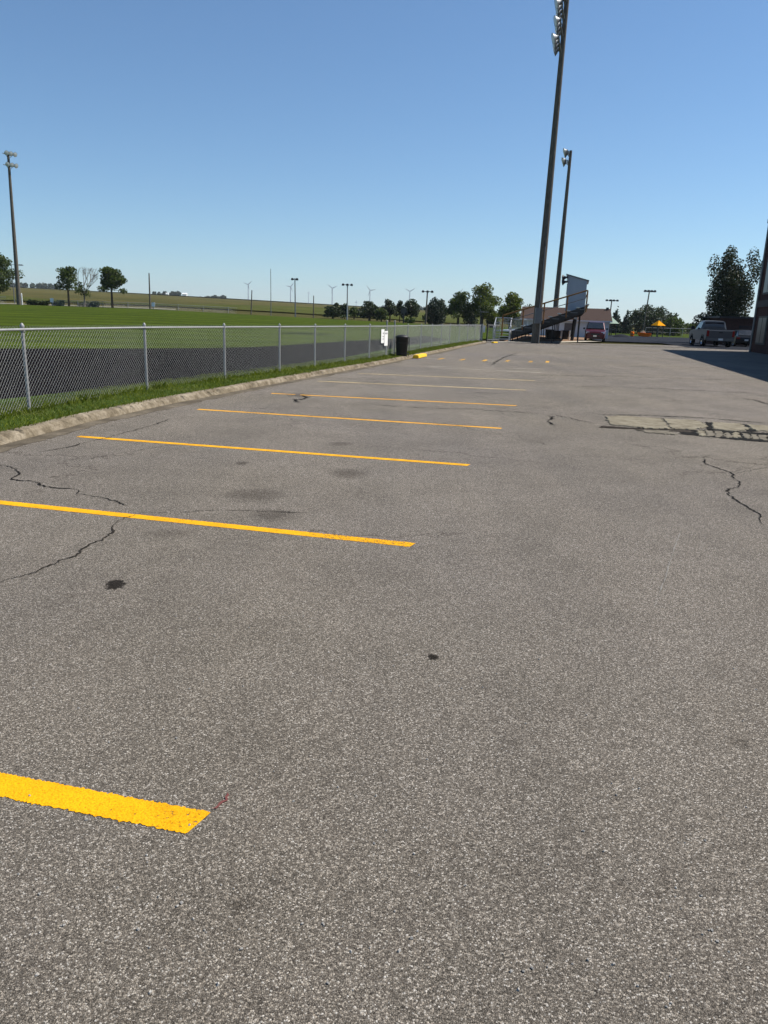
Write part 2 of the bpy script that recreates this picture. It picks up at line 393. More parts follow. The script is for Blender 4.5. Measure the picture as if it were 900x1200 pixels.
def ygrid():
    ys = [-40, -20, -8]; y = 0.0
    while y < 9000:
        ys.append(y); y += 3+y*.045
    return ys+[9000]
gx = []
x = 0.0
while x < 6000: gx.append(x); x += 3+x*.06
gx.append(6000); gx = [-v for v in gx[:0:-1]]+gx
gy = ygrid()
vs = [(x, y, H(x, y)-.12) for y in gy for x in gx]; W = len(gx)
fs = [(j*W+i, j*W+i+1, (j+1)*W+i+1, (j+1)*W+i) for j in range(len(gy)-1) for i in range(W-1)]
field = grass_mat('crop_field', (.05, .055, .018), (.085, .08, .028), (.13, .11, .045), .02, bmp=.2)
go = struct(MB().add(vs, fs).build('ground', field, smooth=True))

def polar(name, a0, a1, Y0, Y1, off, mat, n=40, m=4):
    A = []; B = []
    for k in range(n+1):
        a = a0+(a1-a0)*k/n; ya = Y0(a) if callable(Y0) else Y0; yb = Y1(a) if callable(Y1) else Y1
        A.append((a*ya, ya)); B.append((a*yb, yb))
    return strip(name, A, B, n, m, off, mat, keepA=True)

lawn_m = grass_mat('mown_lawn', (.031, .05, .0035), (.047, .071, .0055), (.073, .096, .009), 1.2, stripes=(.055, R(-10)))
verge_m = grass_mat('verge_soil_grass', (.03, .055, .012), (.05, .085, .018), (.09, .115, .03), 9, yellow=.5)
# lawn between the kerb and the far edge of the sports field, set level with the kerb top
LOFF = .10
kpts = resample(KERB, 60); L1 = [(p.x-.17, p.y) for p in kpts]
far = [(p.x-1.5-90*(i/60), max(p.y, -6)) for i, p in enumerate(kpts)]
lawn_near = strip('verge_lawn', L1, [(-9.2, -6), (-8.9, 4), (-8.2, 9), (-6.6, 13.6), (-5.6, 16.7), (-4.2, 20.5), (-2.8, 26), (0.2, 40), (2.2, 47), (5.3, 59)], 60, 3, LOFF, verge_m)
# main lawn sheet
A = [(-9.15, -6), (-8.85, 4), (-8.15, 9), (-6.55, 13.6), (-5.55, 16.7), (-4.15, 20.5), (-2.75, 26), (0.25, 40), (2.25, 47), (5.35, 59), (9, 64.5)]
B = [(-60, -6), (-75, 15), (-80, 40), (-78, 70), (-72, 95), (-62, 116), (-45, 116), (-30, 116), (-12, 116), (4, 118), (26, 122)]
strip('sports_lawn', A, B, 80, 40, LOFF-.003, lawn_m)
# running track
track_m = asphalt_mat('track_blacktop', (.003, .003, .0035), (.007, .0065, .008), (.02, .019, .022), 90, patchy=.25, bmp=.5, smear=False, spec=0.0)
TN = [(-11.5, -4), (-9.6, 6), (-7.6, 10.8), gp(0, 468, .1), gp(80, 460, .1), gp(170, 449.5, .1), gp(240, 441.5, .1), gp(313, 433, .1), gp(367, 425.5, .1), (1.2, 43), (4.4, 56.5)]
TF = [(-34, 14), (-29, 19), (-21, 25), gp(0, 408.7, .1), gp(120, 408.6, .1), gp(240, 408, .1), gp(300, 407, .1), gp(369, 403, .1), gp(404, 400.6, .1), (.5, 55), (3.0, 66)]
strip('running_track', TN, TF, 70, 10, LOFF+.006, track_m)
# far edge: dark green strip, gravel road, near crop strip, pale far field
dark_edge_m = grass_mat('dark_green_strip', (.02, .035, .008), (.035, .05, .014), (.06, .075, .02), .5, bmp=.3)
polar('dark_edge_strip', -.95, .12, 116.2, 121, .02, dark_edge_m)
polar('far_gravel_road', -.95, -.28, lambda a: 133, lambda a: 139, -.06, M['gravel'], 30, 2)
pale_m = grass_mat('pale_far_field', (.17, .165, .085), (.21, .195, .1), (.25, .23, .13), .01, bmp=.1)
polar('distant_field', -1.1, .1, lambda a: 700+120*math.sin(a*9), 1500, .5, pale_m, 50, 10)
mid_m = grass_mat('green_crop_strip', (.045, .06, .012), (.075, .085, .02), (.1, .11, .03), .03, bmp=.2)
polar('crop_strip', -1.0, .12, lambda a: 160, lambda a: 260+90*math.sin(a*7+1), .12, mid_m, 50, 6)

# parking lot
def st(px, py, rx, ry, rot, k): x, y = gp(px, py); return (x, y, rx, ry, rot, k)
stains = [st(136, 685, .075, .1, .2, 1.0), st(300, 580, .34, .3, .5, .5), st(322, 604, .22, .22, .3, .45), st(408, 555, .25, .3, .1, .5),
          st(400, 520, .2, .18, 0, .45), st(284, 543, .09, .12, .2, .6), st(508, 770, .035, .04, 0, 1.0), st(352, 463, .35, .4, 0, .55),
          st(285, 1060, .05, .035, .4, .5), st(868, 870, .06, .05, .4, .4), st(200, 625, .25, .16, .4, .3)]
asph = asphalt_mat('old_asphalt', (.017, .0158, .014), (.156, .144, .127), (.5, .468, .415), 215, stains=stains, patchy=.17, bmp=1.0, detail=True)
FARL = [(6.9, 59.9), (9.5, 60.9), (14, 63.6), (20, 68.5), (28, 72), (75, 80)]
kl = [(p.x, p.y) for p in kpts]
right = [(90, -6+i*80/60) for i in range(61)]
lot = strip('parking_lot', kl, right, 60, 24, 0, asph)
# small strip past the kerb's end up to the stand
strip('parking_lot_end', [kl[-1], (45, 66)], [(7.6, 61.4), (75, 80)], 20, 4, 0.004, asph)
# dark bluish blacktop beyond the lot
bt = asphalt_mat('dark_blacktop', (.007, .008, .011), (.02, .023, .032), (.05, .055, .068), 60, patchy=.2, bmp=.4, smear=False, spec=.04)
strip('blacktop', [gp(704, 399.9), gp(740, 400.9), gp(775.5, 402.2), gp(789, 404.4), gp(806.7, 407.4), gp(850, 409.6), gp(900, 411), (45, 61), (80, 64)],
      [(27, 118), (34, 118), (44, 118), (50, 118), (60, 118), (72, 118), (85, 118), (100, 118)], 24, 10, .012, bt)
conc = plain('pale_concrete', (.42, .385, .32), .85, 0, .25, 2.2, bmp=.012)
far_kerb = strip('far_sidewalk', [gp(576, 401.6), gp(640, 402), gp(705, 400.6)], [gp(576, 400.6), gp(640, 400.9), gp(705, 399.4)], 12, 1, .03, conc)
strip('bleacher_dirt', [gp(585, 400.5), gp(640, 400.6), gp(684, 399.8)], [(10.5, 90), (17, 90), (24, 90)], 12, 8, .02, M['dirt'])
strip('side_lawn', [(8, 78), (16, 91), (26, 119), (60, 119), (110, 119)], [(20, 150), (40, 170), (60, 175), (110, 180), (170, 190)], 30, 8, -.03, lawn_m)

# kerb with broken top edge and gutter
def kerb_mesh():
    pts = resample(KERB, 2400); mb = MB(); prof = [(-.16, -.05), (-.16, .102), (-.14, .108), (-.035, .106), (-.005, .098), (.02, .075), (.045, .01), (.05, -.05)]
    vs = []; rnd = random.Random(9); chip = 0; jj = 0; w1 = 0
    for i, p in enumerate(pts):
        q = pts[min(i+1, len(pts)-1)]-pts[max(i-1, 0)]; nrm = Vector((q.y, -q.x, 0)).normalized()
        if chip > 0.001: chip = max(0, chip+rnd.gauss(-.002, .009))
        elif rnd.random() < .045: chip = rnd.uniform(.01, .045)
        chip = min(chip, .06); w1 = w1*.98+rnd.gauss(0, .0012)
        joint = (i % 92) in (0, 1)
        for k, (o, z) in enumerate(prof):
            dz = -.028 if joint and 1 <= k <= 5 else 0
            if k in (3, 4, 5): dz -= chip*(.35, 1.0, .8)[k-3]; o -= chip*(.5, .9, .7)[k-3]
            if 2 <= k <= 5: dz += rnd.gauss(0, .0022)
            v = p+nrm*(o+w1+(rnd.gauss(0, .002) if k > 1 else 0)); vs.append((v.x, v.y, z+dz+H(p.x, p.y)))
    n = len(prof); fs = [(i*n+k, i*n+k+1, (i+1)*n+k+1, (i+1)*n+k) for i in range(len(pts)-1) for k in range(n-1)]
    mb.add(vs, fs); return mb
m, nt, bs = new_mat('weathered_kerb_concrete'); co = coords(nt)
f = noise(nt, co, 4, 7, .7); f3 = noise(nt, co, 40, 5, .7)
c = ramp(nt, f, [(.28, (.08, .062, .042)), (.48, (.2, .165, .115)), (.75, (.38, .325, .25))])
c = mix(nt, c, ramp(nt, f3, [(.3, g3(.72)), (.7, g3(1.2))]), 1.0, 'MULTIPLY')
nt.links.new(c, bs.inputs['Base Color']); bs.inputs['Roughness'].default_value = .95; bs.inputs['Specular IOR Level'].default_value = .05; bump(nt, bs, math_(nt, 'ADD', f3, f), .8, .012)
M['kerb'] = m
struct(kerb_mesh().build('kerb', M['kerb']))
# gutter pan
m, nt, bs = new_mat('dirty_gutter'); co = coords(nt)
f = noise(nt, co, 2.2, 7, .72); f3 = noise(nt, co, 90, 4, .7)
c = ramp(nt, f, [(.3, (.06, .05, .037)), (.52, (.125, .105, .078)), (.72, (.22, .185, .14))])
c = mix(nt, c, ramp(nt, f3, [(.3, g3(.6)), (.7, g3(1.35))]), 1.0, 'MULTIPLY')
nt.links.new(c, bs.inputs['Base Color']); bs.inputs['Roughness'].default_value = .95; bs.inputs['Specular IOR Level'].default_value = .05; bump(nt, bs, f3, .8, .006)
gk = resample(KERB, 1400); wk = 0
gr_in = []; gr_out = []
for i, p in enumerate(gk):
    wk = wk*.97+random.gauss(0, .012); q = gk[min(i+1, 1400)]-gk[max(i-1, 0)]; nr = Vector((q.y, -q.x, 0)).normalized()
    a = p+nr*.035; b = p+nr*max(.08, .27+wk+random.gauss(0, .012)); gr_in.append((a.x, a.y)); gr_out.append((b.x, b.y))
strip('gutter', gr_in, gr_out, 1400, 1, .004, m, keepA=True)
# yellow painted kerb piece
def kerb_block(p0, p1, label, hgt=.14, wid=.27):
    p0 = Vector((*p0, 0)); p1 = Vector((*p1, 0)); c = (p0+p1)/2; d = p1-p0
    o = MB().box((0, 0, hgt/2), (d.length, wid, hgt), top=(.99, .8)).build('kerb_block', M['yellow_kerb'], bevel=.02)
    o.location = (c.x, c.y, H(c.x, c.y)+.01); o.rotation_euler = (0, 0, math.atan2(d.y, d.x)); tag(o, label, 'kerb block')
kerb_block(gp(487, 420.3), gp(497, 418), 'bright yellow painted kerb length just past the black bin', .13, .26)
kerb_block(gp(577, 402.2), gp(582, 402.2), 'small pale yellow block at the foot of the metal stairs', .1, .25)

# ------------------------------------------------------------------ parking stripes
fresh = paint_mat('fresh_yellow_paint', (.85, .42, .002), .405)
slightly = paint_mat('yellow_paint', (.82, .42, .02), .42)
worn = paint_mat('faded_pale_paint', (.66, .52, .26), .45)
fadew = paint_mat('ghost_white_paint', (.46, .43, .36), .505)
DIRN = Vector((-.975, .224, 0)).normalized()
def stripe(end, start=None, length=4.9, wdt=.105, mat=fresh, jag=.0028, off=.002):
    e = Vector((end[0], end[1], 0)); s = Vector((start[0], start[1], 0)) if start else e+DIRN*length
    d = (e-s); L = d.length; d.normalize(); nr = Vector((-d.y, d.x, 0)); n = int(L/.006)
    vs = []
    for i in range(n+1):
        p = s+d*(L*i/n); w_ = wdt/2
        sh = nr*.35*0
        for sgn in (-1, 1):
            q = p+nr*sgn*(w_+random.gauss(0, jag))
            if i == n: q += d*(0 if sgn < 0 else .025)
            vs.append((q.x, q.y, H(q.x, q.y)+off))
    fs = [(2*i, 2*i+2, 2*i+3, 2*i+1) for i in range(n)]
    mb = MB().add(vs, fs); o = mb.build('parking_stripe', mat)
    if o.data.polygons[0].normal.z < 0: o.data.flip_normals()
    return struct(o)
stripe(gp(229, 964), gp(-260, 869), mat=fresh, wdt=.112)
stripe(gp(481.5, 638.6), gp(-110, 577.5), mat=fresh)
stripe(gp(548, 545.1), gp(92, 511.5), mat=fresh)
stripe(gp(586.7, 502), gp(232, 479.7), mat=slightly)
stripe(gp(604.3, 475.4), gp(352, 462.8), mat=slightly)
stripe(gp(345, 462.4), gp(318, 461), mat=slightly)
stripe(gp(615.6, 457.2), gp(372, 446.6), mat=worn)
stripe(gp(625.9, 446), gp(420, 437.6), mat=worn)
stripe(gp(632.4, 436.6), mat=fadew, wdt=.13, length=3.6)
for px, py in [(517, 420.4), (542, 421.4), (568, 422.4), (594.5, 423), (621.7, 423.9), (641.5, 424)]:
    c = Vector((*gp(px, py), 0)); i = .6
    a = c-ROW*i; b = c+ROW*i
    stripe((b.x, b.y), (a.x, a.y), mat=paint_mat('ochre_dash_paint', (.8, .45, .05), .47 if px > 530 else .51), wdt=.14)
a = gp(500, 420.3); b = gp(645, 425.5); stripe(b, a, mat=fadew, wdt=.12)
a = gp(470, 428.5); b = gp(637, 432.5); stripe(b, a, mat=fadew, wdt=.1)

# ------------------------------------------------------------------ cracks and the broken concrete strip
def crack(pts, w0=.012, wob=.02, seed=1, off=.0045, mat=None, name='pavement_crack'):
    rnd = random.Random(seed); P = [gp(*p) for p in pts]; L = resample(P, max(8, int(sum(math.dist(P[i], P[i+1]) for i in range(len(P)-1))/.02)))
    n = len(L)-1; vs = []; ph = 0; w_ = w0; drift = 0
    for i, p in enumerate(L):
        d = (L[min(i+1, n)]-L[max(i-1, 0)]).normalized(); nr = Vector((-d.y, d.x, 0))
        drift = drift*.86+rnd.gauss(0, wob*.45); w_ = max(.0012, w_*.85+.15*w0+rnd.gauss(0, w0*.22))
        e = min(1, i/(n*.08+.01), (n-i)/(n*.12+.01))
        c = p+nr*drift; ww = w_*max(.15, e)
        for s_ in (-1, 1):
            q = c+nr*s_*(ww/2)*(1+rnd.gauss(0, .3)); vs.append((q.x, q.y, H(q.x, q.y)+off))
    fs = [(2*i, 2*i+2, 2*i+3, 2*i+1) for i in range(n)]
    return struct(MB().add(vs, fs).build(name, mat or M['crack']))
thin = plain('tight_crack', (.03, .026, .022), .95, 0, .4, 20)
crack([(-20, 543), (18, 549), (20, 557), (12, 562), (35, 564), (52, 571), (88, 574), (92, 579), (118, 584), (150, 592), (162, 601)], .013, .02, 1)
crack([(162, 601), (140, 612), (125, 626), (95, 648), (60, 664), (20, 676), (-30, 690)], .012, .02, 2, mat=thin)
crack([(162, 601), (210, 601), (262, 598), (330, 600), (360, 602)], .010, .012, 3, mat=thin)
crack([(40, 532), (90, 522), (150, 506), (185, 497), (200, 490)], .011, .02, 4, mat=thin)
crack([(90, 541), (150, 530), (190, 523), (240, 519)], .006, .02, 5, mat=thin)
crack([(824, 536), (826, 543), (846, 551), (857, 556), (866, 568), (865, 571), (852, 573), (853, 580), (871, 592), (893, 604), (891, 612), (898, 616)], .014, .014, 6)
crack([(857, 556), (880, 551), (905, 547)], .006, .012, 7, mat=thin)
crack([(824, 536), (834, 534)], .007, .01, 8, mat=thin)
crack([(575, 428), (590, 419), (608, 413)], .05, .04, 9, mat=thin)
crack([(430, 474), (500, 478), (560, 480), (640, 485), (700, 497)], .03, .05, 10, mat=thin)
crack([(345, 472), (360, 468), (352, 463)], .05, .06, 11)
crack([(642, 487), (645, 494), (650, 499)], .03, .04, 12)
crack([(300, 484), (420, 490), (520, 496), (600, 512), (680, 530)], .006, .04, 13, mat=thin)
crack([(700, 486), (760, 487), (830, 490), (905, 497)], .035, .03, 14)
crack([(655, 452), (760, 455), (905, 462)], .05, .07, 15, mat=thin)
crack([(600, 440), (720, 441), (905, 447)], .05, .07, 16, mat=thin)
crack([(720, 429), (800, 430), (905, 436)], .05, .07, 17, mat=thin)
crack([(870, 467), (890, 470), (905, 476)], .04, .05, 21, mat=thin)
crack([(798, 622), (788, 650), (775, 690), (765, 716)], .005, .002, 18, mat=plain('chalky_scratch', (.22, .21, .19), .9))
crack([(246, 948), (262, 938), (266, 930)], .006, .01, 19, mat=plain('red_crayon_line', (.16, .06, .055), .9))
def slab(pts, seed, name, mat, off=.004, thick=.011):
    """rough-edged plate of old concrete lying a little proud of the asphalt"""
    rnd = random.Random(seed); P = [gp(*p) for p in pts]; P.append(P[0]); out = []
    for i in range(len(P)-1):
        a = Vector((*P[i], 0)); b = Vector((*P[i+1], 0)); n = max(2, int((b-a).length/.035))
        for k in range(n):
            q = a.lerp(b, k/n); out.append(Vector((q.x+rnd.gauss(0, .016), q.y+rnd.gauss(0, .022), off)))
    n = len(out); c = sum(out, Vector())/n
    top = [Vector((v.x, v.y, off+thick))+(c-v).normalized()*.012 for v in out]; top = [Vector((v.x, v.y, off+thick)) for v in top]
    mb = MB().add(out+top, [tuple(range(n, 2*n))]+[(i, (i+1) % n, n+(i+1) % n, n+i) for i in range(n)])
    return struct(mb.build(name, mat))
m, nt, bs = new_mat('old_concrete_slab'); co = coords(nt)
f = noise(nt, co, 5, 7, .7); f3 = noise(nt, co, 110, 4, .7)
c = ramp(nt, f, [(.3, (.12, .1, .072)), (.5, (.215, .19, .14)), (.72, (.29, .26, .195))])
c = mix(nt, c, ramp(nt, f3, [(.3, g3(.65)), (.7, g3(1.3))]), 1.0, 'MULTIPLY')
nt.links.new(c, bs.inputs['Base Color']); bs.inputs['Roughness'].default_value = .95; bs.inputs['Specular IOR Level'].default_value = .05; bump(nt, bs, f3, .8, .006); M['slab'] = m
slab([(709, 488.5), (730, 488), (775, 491), (785, 503), (758, 502.5), (715, 498)], 1, 'concrete_patch', M['slab'])
slab([(778, 491), (815, 493), (826, 497), (829, 501), (812, 504), (786, 502.8)], 2, 'concrete_patch', M['slab'])
slab([(834, 495.5), (868, 497), (878, 503.5), (860, 506), (836, 503)], 3, 'concrete_patch', M['slab'])
slab([(874, 498), (906, 500), (906, 506), (885, 505)], 4, 'concrete_patch', M['slab'])
m2 = plain('crumbled_concrete', (.16, .142, .112), .95, 0, .35, 6, bmp=.01)
slab([(745, 504), (785, 505.5), (793, 510), (760, 508)], 5, 'concrete_patch', m2, thick=.008)
rr = random.Random(5)
for i in range(9):
    x0 = 816+i*10.5; y0 = 504.5+i*.75
    j = lambda k: rr.uniform(-k, k)
    slab([(x0+j(1.5), y0+j(.5)), (x0+8+j(1.5), y0+.9+j(.5)), (x0+11+j(2), y0+6+j(1)), (x0+5+j(2), y0+6.5+j(.6)), (x0+2+j(2), y0+5+j(1))], 20+i, 'concrete_patch', m2 if i % 4 else M['slab'], thick=.009)
slab([(800, 504.5), (830, 503.5), (906, 508), (906, 519), (860, 515.5), (822, 511.5), (796, 509)], 40, 'pavement_crack', M['crack'], off=.001, thick=.003)
slab([(826, 495), (834, 495), (840, 504), (829, 504)], 41, 'pavement_crack', M['crack'], off=.001, thick=.003)
slab([(866, 496.5), (875, 497.5), (888, 506), (876, 506)], 42, 'pavement_crack', M['crack'], off=.001, thick=.003)
slab([(706, 499), (760, 503), (812, 504), (812, 507), (700, 501)], 43, 'pavement_crack', plain('crack_soil', (.05, .042, .035), .95, 0, .4, 20), off=.003, thick=.003)

# loose stones and grit scattered over the lot
mb = MB(); rr = random.Random(3)
for i in range(260):
    px = rr.uniform(20, 890); py = rr.uniform(470, 1190); x, y = gp(px, py); s = rr.uniform(.002, .0055)
    m3 = Matrix.Rotation(rr.random()*6, 3, 'Z')@Matrix.Rotation(rr.random(), 3, 'X')
    mb.box((x, y, s*.5), (s*1.6, s, s), mat=m3, top=(.7, .7))
g = mb.build('loose_grit', plain('grit_stone', (.35, .33, .3), .8, 0, .3, 30)); g['kind'] = 'stuff'; g['label'] = 'fine loose grit on the asphalt'

# ------------------------------------------------------------------ verge grass blades
def verge_grass():
    fp = resample(FENCE, 400); kp = resample(KERB, 400)
    pts = []
    for _ in range(90000):
        t = RNG.random()**1.25; i = int((.12+.85*t)*400); u = RNG.random()
        k = kp[i]; 
        f_ = min(fp, key=lambda p: abs(p.y-k.y)) if False else None
        pts.append((i, u))
    kpa = np.array([(p.x, p.y) for p in kp]); fpa = np.array([(p.x, p.y) for p in fp])
    idx = np.array([p[0] for p in pts]); u = np.array([p[1] for p in pts])
    ky = kpa[idx]; fx = np.interp(ky[:, 1], fpa[:, 1], fpa[:, 0])
    x0 = ky[:, 0]-.085; x1 = fx-.9
    X = x0+(x1-x0)*u+RNG.normal(0, .015, len(u)); Y = ky[:, 1]+RNG.uniform(-.08, .08, len(u))
    nearf = np.abs(X-fx) < .12; edge = (x0-X) < .07
    clump = .5+.5*np.sin(X*5.1+np.sin(Y*2.3)*2)*np.sin(Y*3.7+X)
    hgt = RNG.uniform(.025, .062, len(u))*(.7+.6*clump)*(1+1.0*nearf+.25*edge)
    far_ = 1+np.clip(Y-10, 0, 60)*.03
    wd = RNG.uniform(.003, .006, len(u))*far_; ang = RNG.uniform(0, math.pi*2, len(u)); lean = RNG.uniform(.1, .9, len(u))*hgt; la = RNG.uniform(0, 6.28, len(u))
    lx = np.cos(la)*lean; ly = np.sin(la)*lean; lx[edge] = np.abs(lx[edge])
    n = len(u); V = np.zeros((n, 4, 3)); Z = np.array([H(a, b) for a, b in zip(X, Y)])+LOFF-.01
    ca = np.cos(ang)*wd; sa = np.sin(ang)*wd
    V[:, 0] = np.stack([X-ca, Y-sa, Z], 1); V[:, 1] = np.stack([X+ca, Y+sa, Z], 1)
    V[:, 2] = np.stack([X+ca*.7+lx*.4, Y+sa*.7+ly*.4, Z+hgt*.6], 1); V[:, 3] = np.stack([X+lx, Y+ly, Z+hgt], 1)
    V = V.reshape(-1, 3); b = np.arange(n)*4
    Fc = np.concatenate([np.stack([b, b+1, b+2], 1), np.stack([b, b+2, b+3], 1)])
    o = npmesh('verge_grass', V, Fc, leaf_mat('grass_blades', (.06, .09, .006), (.17, .205, .02), .3))
    tag(o, None, None, None, 'stuff'); o['label'] = 'ragged green grass between the kerb and the chain-link fence'; o['category'] = 'grass'
verge_grass()

# ------------------------------------------------------------------ chain-link fence
def chain_fence(name, label, line, h, spacing, pitch=.072, rw=.0014, postr=.024, zoff=LOFF, fabric=True, wmat=None, posts_mat=None, post_ys=None):
    base = Vector((line[0][0], line[0][1], 0)); root = thing(name, label, 'fence', (base.x, base.y, 0))
    total = sum(math.dist(line[i], line[i+1]) for i in range(len(line)-1))
    n = int(total/pitch); P = resample(line, n); Z = [H(p.x, p.y)+zoff for p in P]
    def loc(i): i = max(0, min(n, i)); return Vector((P[i].x-base.x, P[i].y-base.y, Z[i]))
    k = max(2, round((h-.05)/pitch)); V = []; Fc = []
    if fabric:
        for dirn in (1, -1):
            for i in range(0, n):
                j = i+dirn*k
                jj = max(0, min(n, j)); frac = abs(jj-i)/k
                if frac <= 0: continue
                mid = (i+jj)//2
                segs = [(i, 0), (mid, abs(mid-i)/k), (jj, frac)]
                for (a, fa), (b, fb) in zip(segs, segs[1:]):
                    if a == b: continue
                    A_ = loc(a)+Vector((0, 0, .03+(h-.05)*fa)); B_ = loc(b)+Vector((0, 0, .03+(h-.05)*fb))
                    d = (B_-A_).normalized(); u = Vector((d.y, -d.x, 0)).normalized(); w_ = d.cross(u); o_ = u*(.0016*dirn)
                    s = len(V)
                    for c_ in (A_, B_):
                        for q in range(4):
                            an = q*math.pi/2; V.append(c_+o_+u*math.cos(an)*rw+w_*math.sin(an)*rw)
                    Fc += [(s+q, s+(q+1) % 4, s+4+(q+1) % 4, s+4+q) for q in range(4)]
        # twisted barbs over the rail
        for i in range(0, n, 1):
            A_ = loc(i)+Vector((0, 0, h-.03)); 
            for sx in (-1, 1):
                B_ = A_+Vector((sx*.008, sx*.01, .05)); s = len(V)
                for c_ in (A_, B_):
                    for q in range(4):
                        an = q*math.pi/2; V.append(c_+Vector((math.cos(an)*rw, math.sin(an)*rw, 0)))
                Fc += [(s+q, s+(q+1) % 4, s+4+(q+1) % 4, s+4+q) for q in range(4)]
        npmesh('chain_link_fabric', [tuple(v) for v in V], Fc, wmat or M['wire'], root, 4)
    mb = MB(); st_ = max(1, int(1.0/pitch))
    ids = list(range(0, n, st_))+[n]
    pts = [loc(i)+Vector((0, .02, h-.03)) for i in ids]
    for a, b in zip(pts, pts[1:]): mb.tube(a, b, .017 if postr < .03 else .025, n=8)
    mb.build('top_rail', posts_mat or M['galv'], root, smooth=True)
    cnt = int(total/spacing); protop = None
    ids = [min(n, int(q*spacing/pitch)) for q in range(cnt+1)]
    if post_ys: ids = [min(range(n+1), key=lambda i: abs(P[i].y-yy)) for yy in post_ys]
    for i in ids:
        p = loc(i)
        mb = MB().tube((0, 0, -.1), (0, 0, h+.01), postr, n=10); mb.lathe([(postr+.004, h), (postr+.008, h+.02), (postr*.6, h+.05), (0.001, h+.06)], n=10)
        mb.tube((0, 0, h-.055), (0, 0, h-.01), postr+.014, n=8)
        for zz in (.25, .55, .85): mb.tube((-.03, -.03, h*zz), (.03, -.03, h*zz), .004, n=5)
        o = mb.build('post', posts_mat or M['galv'], root, smooth=True); o.location = p+Vector((0, .045, 0))
    return root
FH = 1.16
def on_fence(px, off=0.0):
    q = resample(FENCE, 4000); best = min(q, key=lambda p: abs(p.x-at(px, 400, max(p.y, .5))[0]) if p.y > 3 else 1e9)
    return Vector((best.x, best.y, 0))+ACR*off
# shift so that posts land near those in the photograph
chain_fence('chain_link_fence', 'long silver chain-link fence on the grass between kerb and track', FENCE, FH, 3.05, post_ys=[-1, 1.9, 4.9, 7.8]+[on_fence(q).y for q in (27, 170.5, 262, 326.5, 369, 404, 433)]+[on_fence(433).y+3.05*k for k in (2, 3, 4, 5, 6, 7, 8, 9, 10)]+[57.8])
# gate and its posts at the far end
G0 = Vector((7.0, 57.8, 0)); root = thing('fence_gate', 'small chain-link gate with a white notice between dark posts', 'gate', (G0.x, G0.y, .05))
for dx in (-.15, .35): MB().tube((dx, 0, 0), (dx, 0, 1.35), .05, n=8).build('gate_post', M['dark_metal'], root)
MB().box((.1, .1, .9), (.2, .01, .5)).build('notice', M['white'], root)
mb = MB()
for z in (.12, 1.2): mb.tube((.4, .1, z), (1.35, .5, z), .02)
for x in (.4, 1.35): mb.tube((x, .1+(x-.4)*.42, .05), (x, .1+(x-.4)*.42, 1.22), .02)
for k in range(14):
    t = k/14; mb.tube((.4+.95*t, .1+.4*t, .12), (.4+.95*min(1, t+.1), .1+.4*min(1, t+.1), 1.2), .006, n=4)
    mb.tube((.4+.95*min(1, t+.1), .1+.4*min(1, t+.1), .12), (.4+.95*t, .1+.4*t, 1.2), .006, n=4)
mb.build('gate_leaf', M['galv'], root)
# paper notices on the fence
for (px, py, w_, h_, lab, sx) in ((447.3, 394, .46, .5, 'narrow white notice with black marks tied to the fence, the left one', 0), (450.6, 396.5, .52, .54, 'white notice sheet hanging lower on the fence beside another', 1)):
    q = on_fence(px, .035+sx*.02); p = at(px, py, q.y); root = thing('fence_notice', lab, 'notice', (q.x, q.y, p[2]-h_/2), ROWA+R(90))
    MB().box((0, 0, h_/2), (w_, .006, h_)).build('sheet', M['white'], root)
    mb = MB()
    if sx == 0:
        for z in (.15, .24, .36): MB().box((.05, -.0055, z), (.12, .003, .035)).build('mark', plain('black_print', (.03, .03, .05), .7), root)
    else:
        for z in (.44, .47): MB().box((0, -.0055, z), (.4, .003, .014)).build('mark', plain('black_print', (.03, .03, .05), .7), root)
# taller post beside the notices
for px, hh, lb in ((453.6, 1.3, 'taller bare steel post beside the white notices'), (462.8, 1.3, 'bare steel post just left of the black bin')):
    p = on_fence(px, -.02); o = MB().tube((0, 0, 0), (0, 0, hh), .028, n=8).lathe([(.03, hh), (.03, hh+.03), (.001, hh+.05)], n=8).build('steel_post', M['galv'], smooth=True); o.location = (p[0], p[1], .1); tag(o, lb, 'post')

# litter bin
bx, by = gp(470.5, 417.3, .1); root = thing('litter_bin', 'black plastic litter bin in a metal holder by the fence', 'bin', (bx, by, .1))
MB().lathe([(.2, 0), (.21, .02), (.245, .68), (.262, .70), (.262, .74), (.25, .76), (.19, .80), (.08, .825), (.001, .83)], n=24).build('barrel', M['black_plastic'], root, smooth=True)
mb = MB()
for s in (-1, 1):
    for yy in (-.05, .12): MB().box((s*.285, yy, .36), (.02, .06, .72)).build('holder_bar', M['dark_metal'], root)
MB().lathe([(.28, .5), (.285, .5), (.285, .53), (.28, .53)], n=20).build('holder_ring', M['dark_metal'], root)
MB().lathe([(.28, .1), (.285, .1), (.285, .13), (.28, .13)], n=20).build('holder_ring', M['dark_metal'], root)

